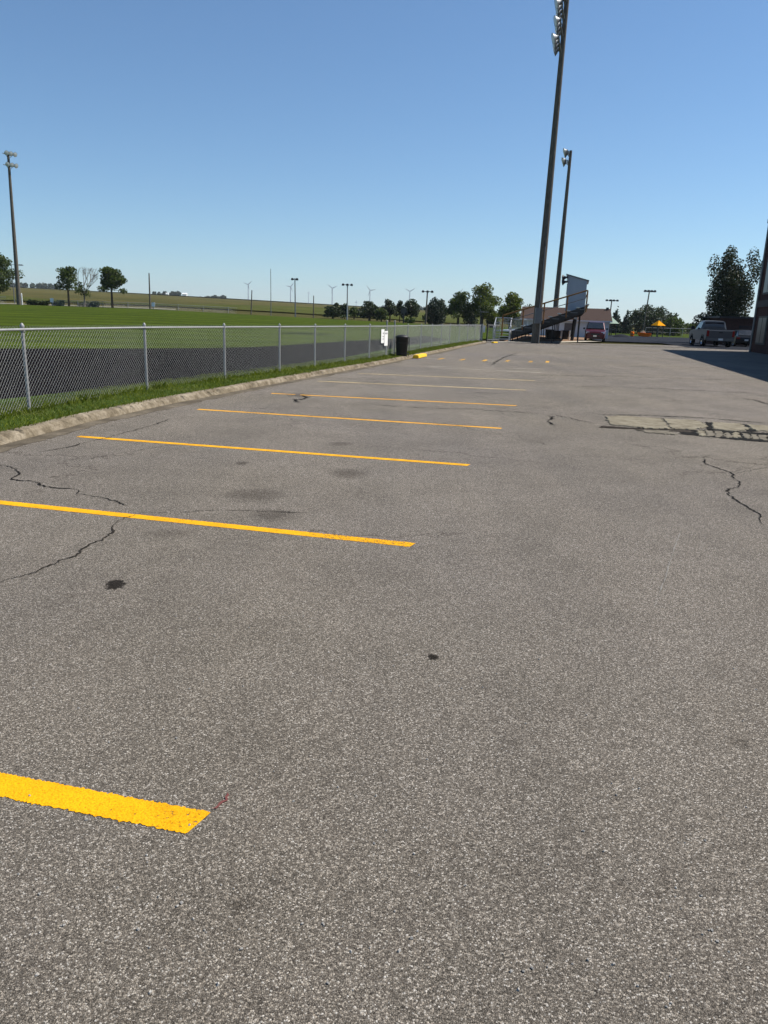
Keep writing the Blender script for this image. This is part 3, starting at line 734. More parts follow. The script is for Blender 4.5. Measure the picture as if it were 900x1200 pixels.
# ------------------------------------------------------------------ trees
def leaves(n, blobs, size, rnd, flat=.5, fine=True):
    V = np.zeros((n, 4, 3)); w_ = np.array([b[3]*b[4]*b[5] for b in blobs]); w_ = w_/w_.sum()
    which = rnd.choice(len(blobs), n, p=w_)
    B = np.array(blobs)[which]
    d = rnd.normal(size=(n, 3)); d /= np.linalg.norm(d, axis=1)[:, None]
    r = rnd.random(n)**.42
    c = B[:, :3]+d*B[:, 3:6]*r[:, None]
    a = rnd.normal(size=(n, 3)); a /= np.linalg.norm(a, axis=1)[:, None]
    b = np.cross(a, rnd.normal(size=(n, 3))); b /= np.linalg.norm(b, axis=1)[:, None]
    s = size*rnd.uniform(.5, 1.3, n)[:, None]
    V[:, 0] = c-a*s*.5; V[:, 1] = c+b*s*.32; V[:, 2] = c+a*s*.5; V[:, 3] = c-b*s*.32
    return V.reshape(-1, 3), np.arange(n*4).reshape(-1, 4)
def tree(name, label, px, Y, top, base=None, width=20, n=1800, mat=None, kind='round', group=None, seed=0, trunk=.18, loc=None, size=None, bottom=None):
    rnd = np.random.default_rng(seed+11); pr = random.Random(seed)
    if loc: x, y = loc
    else: x = at(px, HZ, Y)[0]; y = Y
    z0 = H(x, y); ztop = at(px, top, Y)[2]; h = max(.8, ztop-z0); wd = width/F_PX*Y*1.27
    n = int(n*1.9)
    root = thing(name, label, 'tree' if kind != 'bush' else 'shrub', (x, y, z0-.05), 0, group)
    ch0 = h*(bottom if bottom is not None else trunk); ch = h-ch0; rx = wd/2
    blobs = []
    if kind == 'round':
        blobs.append((0, 0, ch0+ch*.48, rx*.66, rx*.66, ch*.4))
        for k in range(11):
            a = pr.random()*6.28; zz = pr.uniform(.08, .88); rr_ = rx*(.8 if zz < .6 else .45)*pr.uniform(.5, .95)
            br = rx*pr.uniform(.26, .42)
            blobs.append((math.cos(a)*rr_, math.sin(a)*rr_, ch0+ch*zz, br, br, ch*pr.uniform(.1, .17)))
        blobs.append((pr.uniform(-.2, .2)*rx, 0, ch0+ch*.86, rx*.38, rx*.38, ch*.15))
    elif kind == 'dome':
        blobs.append((0, 0, ch0+ch*.35, rx*.8, rx*.8, ch*.5))
        for k in range(14):
            a = pr.random()*6.28; t = pr.random(); rr_ = rx*math.cos(t*1.4)*.8
            blobs.append((math.cos(a)*rr_, math.sin(a)*rr_, ch0+ch*(.15+.68*math.sin(t*1.5)), rx*.24, rx*.24, ch*.13))
    elif kind == 'cone':
        for k in range(9):
            t = k/8.0; r_ = rx*(1-t*.88); blobs.append((pr.uniform(-.1, .1)*rx, 0, ch0+ch*(.06+t*.88), r_, r_, ch*.11))
    elif kind == 'bush':
        blobs.append((0, 0, h*.45, rx*.8, rx*.8, h*.42))
        for k in range(7):
            a = pr.random()*6.28; blobs.append((math.cos(a)*rx*.6, math.sin(a)*rx*.6, h*pr.uniform(.3, .75), rx*.35, rx*.35, h*.22))
    elif kind == 'upright':      # many ascending plumes
        for k in range(26):
            a = pr.random()*6.28; t = pr.random(); rr_ = rx*pr.uniform(.1, .82)*(1-.45*t*t); 
            tz = pr.uniform(.12, .9)*(1-.22*(rr_/rx)**2); blobs.append((math.cos(a)*rr_, math.sin(a)*rr_, ch0+ch*tz, rx*.17, rx*.17, ch*.15))
        blobs.append((0, 0, ch0+ch*.38, rx*.6, rx*.6, ch*.36)); blobs.append((-.15*rx, 0, ch0+ch*.83, rx*.2, rx*.2, ch*.15)); blobs.append((.45*rx, 0, ch0+ch*.84, rx*.17, rx*.17, ch*.15))
        blobs.append((-.35*rx, 0, ch0+ch*.1, rx*.55, rx*.5, ch*.13)); blobs.append((.2*rx, 0, ch0+ch*.1, rx*.55, rx*.5, ch*.12))
    V, Fc = leaves(n, blobs, size or max(.24, Y*.0027), rnd)
    npmesh('crown', V, Fc, mat, root, 4)
    if kind != 'bush':
        mb = MB(); tr = max(.06, wd*.035)
        mb.tube((0, 0, 0), (0, 0, ch0+ch*.3), tr*1.2, tr*.7, 8)
        mb.tube((0, 0, ch0+ch*.3), (0, 0, ch0+ch*.8), tr*.7, tr*.2, 6)
        for k in range(6):
            b = blobs[1+k % (len(blobs)-1)]; mb.tube((0, 0, ch0+ch*(.05+.07*k)), (b[0]*.9, b[1]*.9, b[2]), tr*.4, tr*.1, 5)
        mb.build('trunk', M['bark'], root)
    else:
        mb = MB()
        for k in range(5): mb.tube((0, 0, 0), (pr.uniform(-.4, .4)*rx, pr.uniform(-.4, .4)*rx, h*.5), .03, .012, 5)
        mb.build('stems', M['bark'], root)
    return root
LG = leaf_mat('leaves_mid', (.028, .05, .012), (.075, .105, .022))
LD = leaf_mat('leaves_dark', (.014, .027, .009), (.035, .055, .016), .2)
LB = leaf_mat('leaves_bright', (.045, .07, .012), (.115, .14, .03), .4)
LF = leaf_mat('leaves_far', (.03, .045, .025), (.055, .07, .035), .2)
LN = leaf_mat('leaves_needle', (.012, .025, .012), (.028, .045, .02), .1)
GT = 'trees beyond the sports field'
tree('broadleaf_tree', 'large dark green tree cut by the left edge, behind the stadium pole', -7, 128, 291, width=56, n=6000, mat=LG, seed=1, bottom=.1, group=GT)
tree('broadleaf_tree', 'leafy sparse green tree beside the bare grey branches', 82, 122, 311, width=26, n=1100, mat=LG, seed=2, trunk=.36, group=GT)
tree('broadleaf_tree', 'compact round tree standing alone on a slim trunk, right of the half-bare one', 132.5, 122, 312, width=28, n=2300, mat=LG, seed=3, trunk=.38, group=GT)
# half-bare tree: leafy low, dead limbs above
bx_, by_ = at(100, HZ, 124)[0], 124; hb = H(bx_, by_); root = thing('half_dead_tree', 'thin tree with bare grey upper branches and a few leaves low down', 'tree', (bx_, by_, hb), 0, GT)
mb = MB(); pr = random.Random(4)
def branch(p, d, L, r, lv):
    q = p+d*L; mb.tube(p, q, r, r*.62, 5)
    if lv == 0: return
    for k in range(3 if lv > 1 else 4):
        nd = (d+Vector((pr.uniform(-.55, .55), pr.uniform(-.4, .4), pr.uniform(-.05, .3)))).normalized(); branch(q, nd, L*pr.uniform(.6, .85), r*.55, lv-1)
branch(Vector((0, 0, 0)), Vector((0.05, 0, 1)), 1.9, .17, 0)
for dx in (-.45, 0.0, .35, .7): branch(Vector((0.1, 0, 1.8)), Vector((dx, pr.uniform(-.2, .2), 1)).normalized(), 1.5, .085, 4)
mb.build('trunk', plain('bare_grey_wood', (.2, .17, .14), .9, 0, .2, 3), root)
V, Fc = leaves(420, [(-.6, 0, 2.9, .9, .8, 1.1), (.4, 0, 2.2, .8, .7, .7), (.8, 0, 3.4, .4, .4, .4)], .28, np.random.default_rng(5)); npmesh('crown', V, Fc, LG, root, 4)
for i, (px, tp, wd, lb) in enumerate([(40, 350.5, 13, 'low shrub nearest the left stadium pole'), (52, 351, 13, 'low shrub left of the small white sign'), (69, 351, 14, 'low shrub just right of the small white sign'), (100, 352.5, 14, 'dark shrub at the foot of the half-bare tree'), (112, 352, 10, 'small shrub between the half-bare tree and the round tree')]):
    tree('shrub', lb, px, 126, tp, width=wd, n=260, mat=LD, kind='bush', seed=20+i, group='shrubs along the far edge of the sports field')
T = [  # px, top, width, Y, kind, mat, trunk, n, label
 (390, 358.5, 19, 132, 'round', LD, .08, 900, 'low dark tree leftmost of the clump beyond the lawn'),
 (393, 354.5, 8, 150, 'round', LD, .2, 300, 'small dark tree top showing over the leftmost low tree'),
 (404, 355, 10, 134, 'round', LD, .12, 600, 'narrow dark tree behind the light pole'),
 (415, 359, 12, 140, 'round', LG, .15, 400, 'pale green young tree left of the rounded dark tree'),
 (433, 352, 21, 132, 'round', LD, .08, 1100, 'rounded dark tree below the turbine in the middle'),
 (447, 361, 13, 130, 'round', LG, .1, 500, 'short loose green tree right of the rounded dark one'),
 (457, 350.5, 14, 138, 'round', LD, .22, 700, 'tall narrow dark tree left of the black scoreboard'),
 (468.5, 352, 9, 140, 'round', LD, .25, 400, 'thin dark tree directly behind the black scoreboard'),
 (481.5, 350, 19, 136, 'round', LD, .18, 1100, 'rounded dark tree right of the black scoreboard'),
 (511, 346, 25, 134, 'dome', LN, .04, 1900, 'dense dark dome-shaped evergreen right of the utility pole'),
 (537, 341, 29, 116, 'round', LG, .2, 1900, 'green tree with a visible trunk, left of the tallest one'),
 (552, 352, 18, 142, 'dome', LD, .05, 900, 'dark tree filling the gap behind the two lawn trees'),
 (565, 331, 34, 116, 'round', LB, .16, 2600, 'tallest bright green tree near the end of the fence'),
 (577, 358, 14, 120, 'dome', LD, .05, 600, 'dark low tree right behind the metal stairs'),
 (598, 342, 29, 100, 'round', LB, .1, 2200, 'bright green tree rising behind the bleacher stairs'),
 (619, 354, 16, 120, 'dome', LF, .1, 500, 'bluish tree top over the brown roof'),
]
for i, (px, tp, wd, Y, kd, mt, trk, n, lb) in enumerate(T):
    tree('broadleaf_tree' if mt is not LN else 'evergreen_tree', lb, px, Y, tp, width=wd*(1.25 if px < 500 else 1.0), n=n, mat=mt, kind=kd, seed=40+i, trunk=trk, group=GT)
tree('shrub', 'small rounded shrub on the lawn under the scoreboard tree', 480, 119, 371.5, width=12, n=260, mat=LG, kind='bush', seed=71)
GR = 'trees behind the playground'
for i, (px, tp, wd, Y, kd, mt, n, lb) in enumerate([
 (722, 360, 17, 150, 'cone', LN, 1100, 'dark conifer directly left of a shorter conifer'),
 (734.5, 362.5, 13, 150, 'cone', LN, 800, 'shorter dark conifer between the tall conifer and the big dome tree'),
 (764, 354.5, 52, 155, 'dome', LD, 3800, 'wide dome-shaped tree behind the leaning light pole'),
 (791, 369.5, 26, 140, 'dome', LG, 1200, 'rounded green tree right of the yellow playground roof'),
 (812, 377.5, 26, 190, 'dome', LG, 700, 'low far tree left of the pickup'),
 (700, 372, 30, 160, 'dome', LD, 800, 'dark tree hidden behind the brown roofed building')]):
    tree('conifer_tree' if kd == 'cone' else 'broadleaf_tree', lb, px, Y, tp, width=wd, n=n, mat=mt, kind=kd, seed=80+i, trunk=.05, group=GR)
tree('tall_tree', 'tall dark tree with upswept branches behind the silver pickup', 852, 80, 286, width=66, n=13000, mat=leaf_mat('leaves_plume', (.012, .022, .007), (.036, .05, .014), .15), kind='upright', seed=101, bottom=.14, size=.21)
# far woods read as one mass each
def wood(label, px0, px1, top, Y, n, hgt):
    rnd = np.random.default_rng(abs(int(px0*7+3))); bl = []
    k = max(4, int((px1-px0)/3)); 
    for i in range(k):
        px = px0+(px1-px0)*(i+.5)/k; x = at(px, HZ, Y)[0]; z = H(x, Y); zt = at(px, top+random.uniform(0, 2.2)+1.2*abs(i/k-.5), Y)[2]; r = (px1-px0)/k/F_PX*Y*.8
        bl.append((x, Y+random.uniform(-15, 15), (z+zt)/2, r, r*1.5, max(2, (zt-z)/2)))
    V, Fc = leaves(n, bl, Y*.0026, rnd); o = npmesh('distant_wood', V, Fc, LF, None, 4); o['kind'] = 'stuff'; o['label'] = label; o['category'] = 'wood'
wood('long dark wood on the left skyline behind the stadium pole', -40, 74, 330.5, 1150, 4200, 8)
wood('dark grove on the ridge around the white farm shed', 184, 214, 341, 1200, 1500, 8)
wood('low dark grove on the ridge right of the farm', 235, 266, 345.5, 1200, 1500, 8)
wood('hazy hedge on the ridge below the turbines', 440, 560, 358, 1300, 2000, 6)
wood('distant tree line right of the playground', 775, 830, 381.5, 600, 900, 6)

# ------------------------------------------------------------------ farm things on the ridge
def shed(label, px, top, base, wpx, Y, mat):
    p = at(px, base, Y); ph = at(px, top, Y)[2]-p[2]; w_ = wpx/F_PX*Y
    root = thing('farm_shed', label, 'shed', p)
    MB().box((0, 0, ph*.3), (w_, w_*.6, ph*.7)).build('wall', mat, root)
    MB().prism([(-w_*.35, 0), (w_*.35, 0), (0, ph*.4)], -w_*.55, w_*.55).build('roof', mat, root).location = (0, 0, ph*.66)
shed('bright white farm shed at the end of the ridge grove', 216.5, 343.5, 346.5, 5, 1150, plain('white_shed', (.9, .9, .9), .5, 0, .02))
shed('tiny pale shed among the ridge trees', 196, 343.3, 345.5, 3, 1150, plain('white_shed', (.9, .9, .9), .5, 0, .02))
shed('small white farm building on the far field below the turbines', 361, 355.5, 357, 3, 900, plain('white_shed', (.9, .9, .9), .5, 0, .02))

# ------------------------------------------------------------------ wind turbines
def turbine(label, px, hub, bl, yaw, rot, Y=3500):
    x, y, z = at(px, hub, Y); z0 = H(x, y)-5; ln = bl/F_PX*Y
    root = thing('wind_turbine', label, 'wind turbine', (x, y, z0), R(yaw), 'wind turbines on the horizon')
    hh = z-z0
    MB().tube((0, 0, 0), (0, 0, hh), 3.0, 1.6, 10).build('tower', M['turbine'], root, smooth=True)
    MB().box((0, 1.5, hh), (3.2, 9, 3.4)).build('nacelle', M['turbine'], root, bevel=.4)
    hubm = MB().lathe([(.01, 0), (1.6, 1.2), (2, 3)], (0, -5.5, hh), 10, Matrix.Rotation(R(-90), 3, 'X')).build('hub', M['turbine'], root)
    for k in range(3):
        a = R(rot+120*k); d = Vector((math.sin(a), 0, math.cos(a))); c = Vector((math.cos(a), 0, -math.sin(a)))
        o = Vector((0, -5, hh)); mb = MB(); vs = []
        for t, w_ in ((0, .9), (.2, 2.0), (.6, 1.3), (1, .35)):
            for s1, s2 in ((-1, 0), (0, .35), (1, 0), (0, -.35)): vs.append(o+d*ln*t+c*w_*s1+Vector((0, w_*s2, 0)))
        mb.add(vs, [(i*4+q, i*4+(q+1) % 4, i*4+4+(q+1) % 4, i*4+4+q) for i in range(3) for q in range(4)]); mb.build('blade', M['turbine'], root)
TG = [('wind turbine farthest left, above the dark pole', 290.8, 333.4, 5.5, 10, 48), ('wind turbine directly behind the twin-headed light pole', 340.5, 336, 6, 15, 38),
      ('wind turbine above the leftmost dark tree', 389.5, 337.8, 6.6, 0, -55), ('wind turbine above the rounded dark tree', 433.7, 340.3, 6.8, 5, -40),
      ('wind turbine just left of the utility pole', 480.3, 341.6, 6.8, 0, -62), ('wind turbine half hidden behind the lawn tree', 538, 345.5, 8.5, -10, 30)]
for t in TG: turbine(*t)
turbine('faint small turbine low on the horizon near the light poles', 417.5, 354, 2.2, 0, 0, 6000)
turbine('faint small turbine above the left field', 361.5, 343, 3.5, 60, 10, 5500)

# ------------------------------------------------------------------ poles
def lampbowl(mb_h, mb_l, c, d, r):
    d = Vector(d).normalized(); m3 = d.to_track_quat('Z', 'Y').to_matrix()
    mb_h.lathe([(.001, -r*1.15), (r*.3, -r*1.1), (r*.34, -r*.7), (r*.55, -r*.45), (r*.85, -r*.1), (r, r*.15), (r*.97, r*.15), (r*.8, -r*.08)], c, 14, m3)
    mb_l.lathe([(r*.93, r*.13), (r*.5, r*.2), (.001, r*.22)], c, 14, m3)
def stadium_pole(label, bpx, bpy, Y, tpx, tpy, rb, rt_, face, armdir, rows, per, armL, lr, gap, off, fixture=None, z0=None, tilt=-.35):
    x, y, _ = at(bpx, bpy, Y); z0 = H(x, y) if z0 is None else z0
    tx, ty, tz = at(tpx, tpy, Y); root = thing('stadium_light', label, 'light pole', (x, y, z0), 0, 'stadium light poles')
    top = Vector((tx-x, 0, tz-z0)); n = 10
    mb = MB(); pts = [Vector((0, 0, -.2)).lerp(top, k/n) for k in range(n+1)]; rs = [rb+(rt_-rb)*k/n for k in range(n+1)]
    mb.tube(pts[0], pts[-1], rs[0], rs[-1], 16); mb.build('pole', M['pole'], root, smooth=True)
    fd = Vector(face).normalized(); ad = Vector(armdir).normalized(); dn = -top.normalized()
    for r_ in range(rows):
        c = top+dn*(.35+gap*r_); mb = MB(); mb.box((0, 0, 0), (0.1, 0.1, 0.1)); mb = MB()
        a = c+fd*.22-ad*armL/2; b = c+fd*.22+ad*armL/2; mb.tube(a, b, .06, n=6); mb.tube(c, c+fd*.3, .05, n=6)
        mb.tube(c+dn*.6, c+fd*.22+ad*armL*.3, .025, n=5); mb.tube(c+dn*.6, c+fd*.22-ad*armL*.3, .025, n=5)
        mb.build('crossarm', M['grey_metal'], root)
        for k in range(per):
            p = a.lerp(b, (k+.5)/per)+fd*off*(1+.15*(r_ % 2))+Vector((0, 0, .05)); mh = MB(); ml = MB()
            d = fd+Vector((0, 0, tilt))+ad*(k-(per-1)/2)*.12; lampbowl(mh, ml, p, d, lr); mh.tube(p-d.normalized()*lr*.6, a.lerp(b, (k+.5)/per), .035, n=5)
            o = mh.build('lamp_head', M['grey_metal'], root, smooth=True); ml.build('lens', M['reflector'], o, smooth=True)
    return root, top
rootA, topA = stadium_pole('tallest wooden stadium light pole with a grey electric box, nearest', 627, 402, 58.5, 665.6, -14, .32, .16, (-1, .15, 0), ROW, 4, 4, 3.4, .34, 1.05, .32)
MB().box((.0, -.42, 2.05), (.5, .26, 1.15)).build('electric_box', M['grey_metal'], rootA, bevel=.02)
MB().tube((.2, -.3, 0), (.2, -.3, 1.5), .04).tube((.05, -.36, 2.6), (.12, -.33, 7), .03).build('conduit', M['grey_metal'], rootA)
stadium_pole('second wooden stadium light pole, farther and shorter, beside the grey press box', 648, 392, 98, 669, 176.5, .36, .17, (-1, .1, 0), ROW, 2, 4, 3.0, .36, 1.0, .5, z0=.2)
stadium_pole('leftmost wooden stadium light pole, across the lawn', 22.4, 357, 116, 9.3, 178, .33, .16, (.75, -.5, 0), (.5, .75, 0), 2, 3, 1.9, .34, 1.5, .45)
def pole(name, label, px, base, top, tpx=None, Y=118, r=.09, heads=None, mat=None, cat='pole', bar=None, group=None):
    x, y, _ = at(px, base, Y); z0 = H(x, y); tx, _, tz = at(tpx or px, top, Y)
    root = thing(name, label, cat, (x, y, z0), 0, group); tp = Vector((tx-x, 0, tz-z0))
    MB().tube((0, 0, -.2), tp, r, r*.65, 8).build('pole', mat or M['grey_metal'], root, smooth=True)
    if heads:
        L, k = heads; c = tp-Vector((0, 0, .15)); MB().tube(c-Vector((L/2, 0, 0)), c+Vector((L/2, 0, 0)), .05, n=6).build('crossarm', mat or M['grey_metal'], root)
        for i in range(k):
            q = c+Vector((-L/2+L*(i/(k-1)), -.1, .02)); mh = MB().box(q+Vector((0, -.15, -.02)), (.42, .5, .3), top=(.7, .7)); h_ = mh.build('lamp_head', M['dark_metal'], root, bevel=.04)
            MB().box(q+Vector((0, -.15, -.185)), (.34, .4, .02)).build('lens', M['lens'], h_)
    return root
pole('light_pole', 'thin field light pole with two heads close together, left of the trees', 346.2, 372, 326, 345.6, r=.11, heads=(.7, 2), cat='light pole')
pole('light_pole', 'field light pole with a short T of lamps, beside the leftmost trees', 406.8, 375.5, 332.5, 407.2, r=.12, heads=(1.3, 3), mat=M['galv'], cat='light pole')
pole('light_pole', 'wooden pole with a crossarm standing before the dark evergreen dome', 498.5, 380, 340.5, 501, r=.14, heads=(1.4, 3), mat=M['pole'], cat='light pole')
pole('flagpole', 'slender tall grey pole on the lawn edge between two turbines', 317.6, 372, 315, 317.2, r=.06, mat=M['grey_metal'], cat='pole')
pole('utility_pole', 'plain dark pole under the farthest left turbine', 294.2, 369, 340, 295.2, Y=126, r=.11, mat=M['pole'])
pole('utility_pole', 'short plain dark pole right of the twin-headed light', 367.3, 371, 346.5, 367.6, Y=126, r=.1, mat=M['pole'])
pole('utility_pole', 'wooden pole alone beside the small white box on the left field', 176, 361.5, 320, 174.6, Y=122, r=.14, mat=M['pole'])
pole('light_pole', 'leaning light pole with four lamps in front of the dome tree', 753, 388, 340, 761.3, Y=125, r=.14, heads=(1.52, 4), mat=M['pole'], cat='light pole')
pole('light_pole', 'light pole with four lamps behind the end of the brown roof', 713.5, 380, 351, 717, Y=140, r=.14, heads=(1.9, 4), mat=M['pole'], cat='light pole')
# cobra-head street light behind the left pole
x, y, _ = at(17, 352, 135); root = thing('street_light', 'street light with a single arm poking out behind the left stadium pole', 'street light', (x, y, H(x, y)))
zt = at(17, 309.5, 135)[2]-H(x, y)
MB().tube((0, 0, 0), (0, 0, zt), .09, .06).build('pole', M['grey_metal'], root); MB().tube((0, 0, zt-.1), (1.3, 0, zt-.1), .04).build('arm', M['grey_metal'], root)
MB().box((1.65, 0, zt-.12), (.9, .35, .18), top=(.7, .7)).build('lamp_head', M['grey_metal'], root, bevel=.04)
# sign post near the gate with thin arm
x, y, _ = at(562.5, 383, 84); root = thing('arm_post', 'dark post with a thin horizontal arm behind the gate', 'post', (x, y, H(x, y)))
zt = at(562, 365.5, 84)[2]-H(x, y); MB().tube((0, 0, 0), (0, 0, zt), .05).build('post', M['dark_metal'], root); MB().tube((-.15, 0, zt), (.85, 0, zt), .03).build('arm', M['grey_metal'], root)
# scoreboard
x, y, _ = at(472.6, 380.5, 112); z0 = H(x, y); root = thing('scoreboard', 'small black scoreboard on a single post before the dark trees', 'scoreboard', (x, y, z0))
zc = at(472.6, 364, 112)[2]-z0; MB().tube((0, 0, 0), (0, 0, zc), .1).build('post', M['dark_metal'], root); MB().box((0, -.12, zc), (.85, .16, .8)).build('panel', M['black_plastic'], root, bevel=.02)
MB().box((0, -.21, zc), (.76, .01, .7)).build('screen', plain('board_face', (.02, .02, .022), .3), root)
# small white signs by the far fence
for px, t, b, lb in ((61, 349.5, 354, 'small white sign on a short post among the low shrubs'), (179.8, 354.5, 358.5, 'small white box standing right of the lone wooden pole')):
    Y = 121; x, y, _ = at(px, b, Y); z0 = H(x, y); zt = at(px, t, Y)[2]-z0; root = thing('sign_board', lb, 'sign', (x, y, z0))
    MB().tube((0, 0, 0), (0, 0, max(.2, zt-.3)), .04).build('post', M['grey_metal'], root); MB().box((0, -.06, max(.35, zt-.3)), (.52, .05, .62)).build('panel', M['white'], root)
for px, lb in ((20.3, 'slim white marker post left of the stadium pole foot'), (25.6, 'slim white marker post right of the stadium pole foot')):
    x, y, _ = at(px, 350, 117.5); o = MB().tube((0, 0, 0), (0, 0, 1.7), .09, n=8).lathe([(.09, 1.7), (.07, 1.78), (.001, 1.82)], n=8).build('marker_post', M['white']); o.location = (x, y, H(x, y)); tag(o, lb, 'post')
# far fences
chain_fence('far_fence', 'distant low grey fence at the left edge of the sports lawn', [(a*119, 119) for a in [-.62+i*.03 for i in range(5)]], 1.15, 3, pitch=.15, rw=.006, postr=.04, zoff=.05)
chain_fence('far_fence', 'distant low fence stretching past the round tree on the far field edge', [(a*123, 123) for a in [-.44+i*.03 for i in range(9)]], 1.0, 4, pitch=.2, rw=.006, postr=.04, zoff=.0)
# white car behind the trees
# ------------------------------------------------------------------ vehicles
def wheel(root, x, y, r, w_):
    t = MB().lathe([(r*.62, -w_/2), (r*.93, -w_/2), (r, -w_*.35), (r, w_*.35), (r*.93, w_/2), (r*.62, w_/2)], (x, y, r), 20, Matrix.Rotation(R(90), 3, 'Y')).build('wheel', M['rubber'], root, smooth=True)
    s = 1 if x > 0 else -1
    MB().lathe([(.001, s*w_*.36), (r*.2, s*w_*.4), (r*.55, s*w_*.3), (r*.64, s*w_*.5)], (x, y, r), 14, Matrix.Rotation(R(90), 3, 'Y')).build('rim', M['chrome'], t)
def loft(secs, name, mat, root, smooth=True, bevel=0):
    """secs: list of (y, [(x,z)...]) right half outline, mirrored"""
    mb = MB(); vs = []; n = None
    for y, pr_ in secs:
        full = [(x, y, z) for x, z in pr_]+[(-x, y, z) for x, z in pr_[::-1]]; n = len(full); vs += full
    m_ = len(secs); fs = [(i*n+k, i*n+(k+1) % n, (i+1)*n+(k+1) % n, (i+1)*n+k) for i in range(m_-1) for k in range(n)]
    fs += [tuple(range(n)), tuple(range((m_-1)*n+n-1, (m_-1)*n-1, -1))]
    o = mb.add(vs, fs).build(name, mat, root, bevel=bevel)
    bm = bmesh.new(); bm.from_mesh(o.data); bmesh.ops.recalc_face_normals(bm, faces=bm.faces); bm.to_mesh(o.data); bm.free()
    return o
def minivan(x, y, rz, label):
    """front faces local -Y"""
    root = thing('minivan', label, 'minivan', (x, y, H(x, y)), rz)
    def sec(y, w_, zb, zt): return (y, [(.0, zb), (w_*.9, zb), (w_, zb+.12), (w_, zt-.12), (w_*.93, zt), (0, zt+.03)])
    loft([sec(-2.42, .72, .35, .72), sec(-2.3, .88, .25, .88), sec(-1.7, .97, .22, 1.0), sec(-1.2, .98, .22, 1.08), sec(0, .99, .22, 1.1), sec(1.9, .98, .22, 1.12), sec(2.3, .93, .25, 1.1), sec(2.42, .86, .35, 1.0)], 'body', M['red'], root, bevel=.02)
    def cab(y, w0, w1, zt): return (y, [(0, 1.05), (w0, 1.05), (w1, zt-.06), (w1-.08, zt), (0, zt+.02)])
    loft([cab(-1.25, .9, .88, 1.14), cab(-.55, .93, .74, 1.72), cab(0, .94, .76, 1.8), cab(1.6, .93, .76, 1.8), cab(2.2, .9, .72, 1.68), cab(2.36, .86, .7, 1.2)], 'cabin', M['red'], root, bevel=.015)
    MB().add([(-.82, -1.27, 1.19), (.82, -1.27, 1.19), (.68, -.6, 1.74), (-.68, -.6, 1.74), (-.82, -1.2, 1.10), (.82, -1.2, 1.10), (.68, -.54, 1.66), (-.68, -.54, 1.66)], [(0, 1, 2, 3), (7, 6, 5, 4), (0, 4, 5, 1), (1, 5, 6, 2), (2, 6, 7, 3), (3, 7, 4, 0)]).build('windscreen', M['glass'], root)
    for s in (-1, 1):
        MB().add([(s*.955, -.9, 1.16), (s*.955, 2.1, 1.16), (s*.79, 1.95, 1.66), (s*.79, -.5, 1.66)], [(0, 1, 2, 3)]).build('side_window', M['glass'], root)
        MB().box((s*.68, -2.31, .78), (.36, .12, .17), top=(.9, .6)).build('headlight', M['lens'], root, bevel=.02)
        o = MB().box((s*1.08, -.95, 1.15), (.2, .12, .17)).build('mirror', M['darkcar'], root, bevel=.03)
        for yy in (-1.5, 1.45): wheel(root, s*.86, yy, .335, .22)
    MB().box((0, -2.415, .66), (.8, .06, .16)).build('grille', M['dark_metal'], root, bevel=.01)
    MB().box((0, -2.38, .38), (1.5, .14, .2)).build('bumper', M['red'], root, bevel=.04); MB().box((0, -2.46, .36), (1.0, .02, .08)).build('air_intake', M['black_plastic'], root)
    MB().box((0, -2.46, .5), (.32, .015, .14)).build('number_plate', M['white'], root)
    return root
x, y, _ = at(697, 395, 73.5); v = minivan(x, y, R(-15), 'dark red minivan parked facing us beside the white hut'); v.scale = (.97, .97, 1.0)
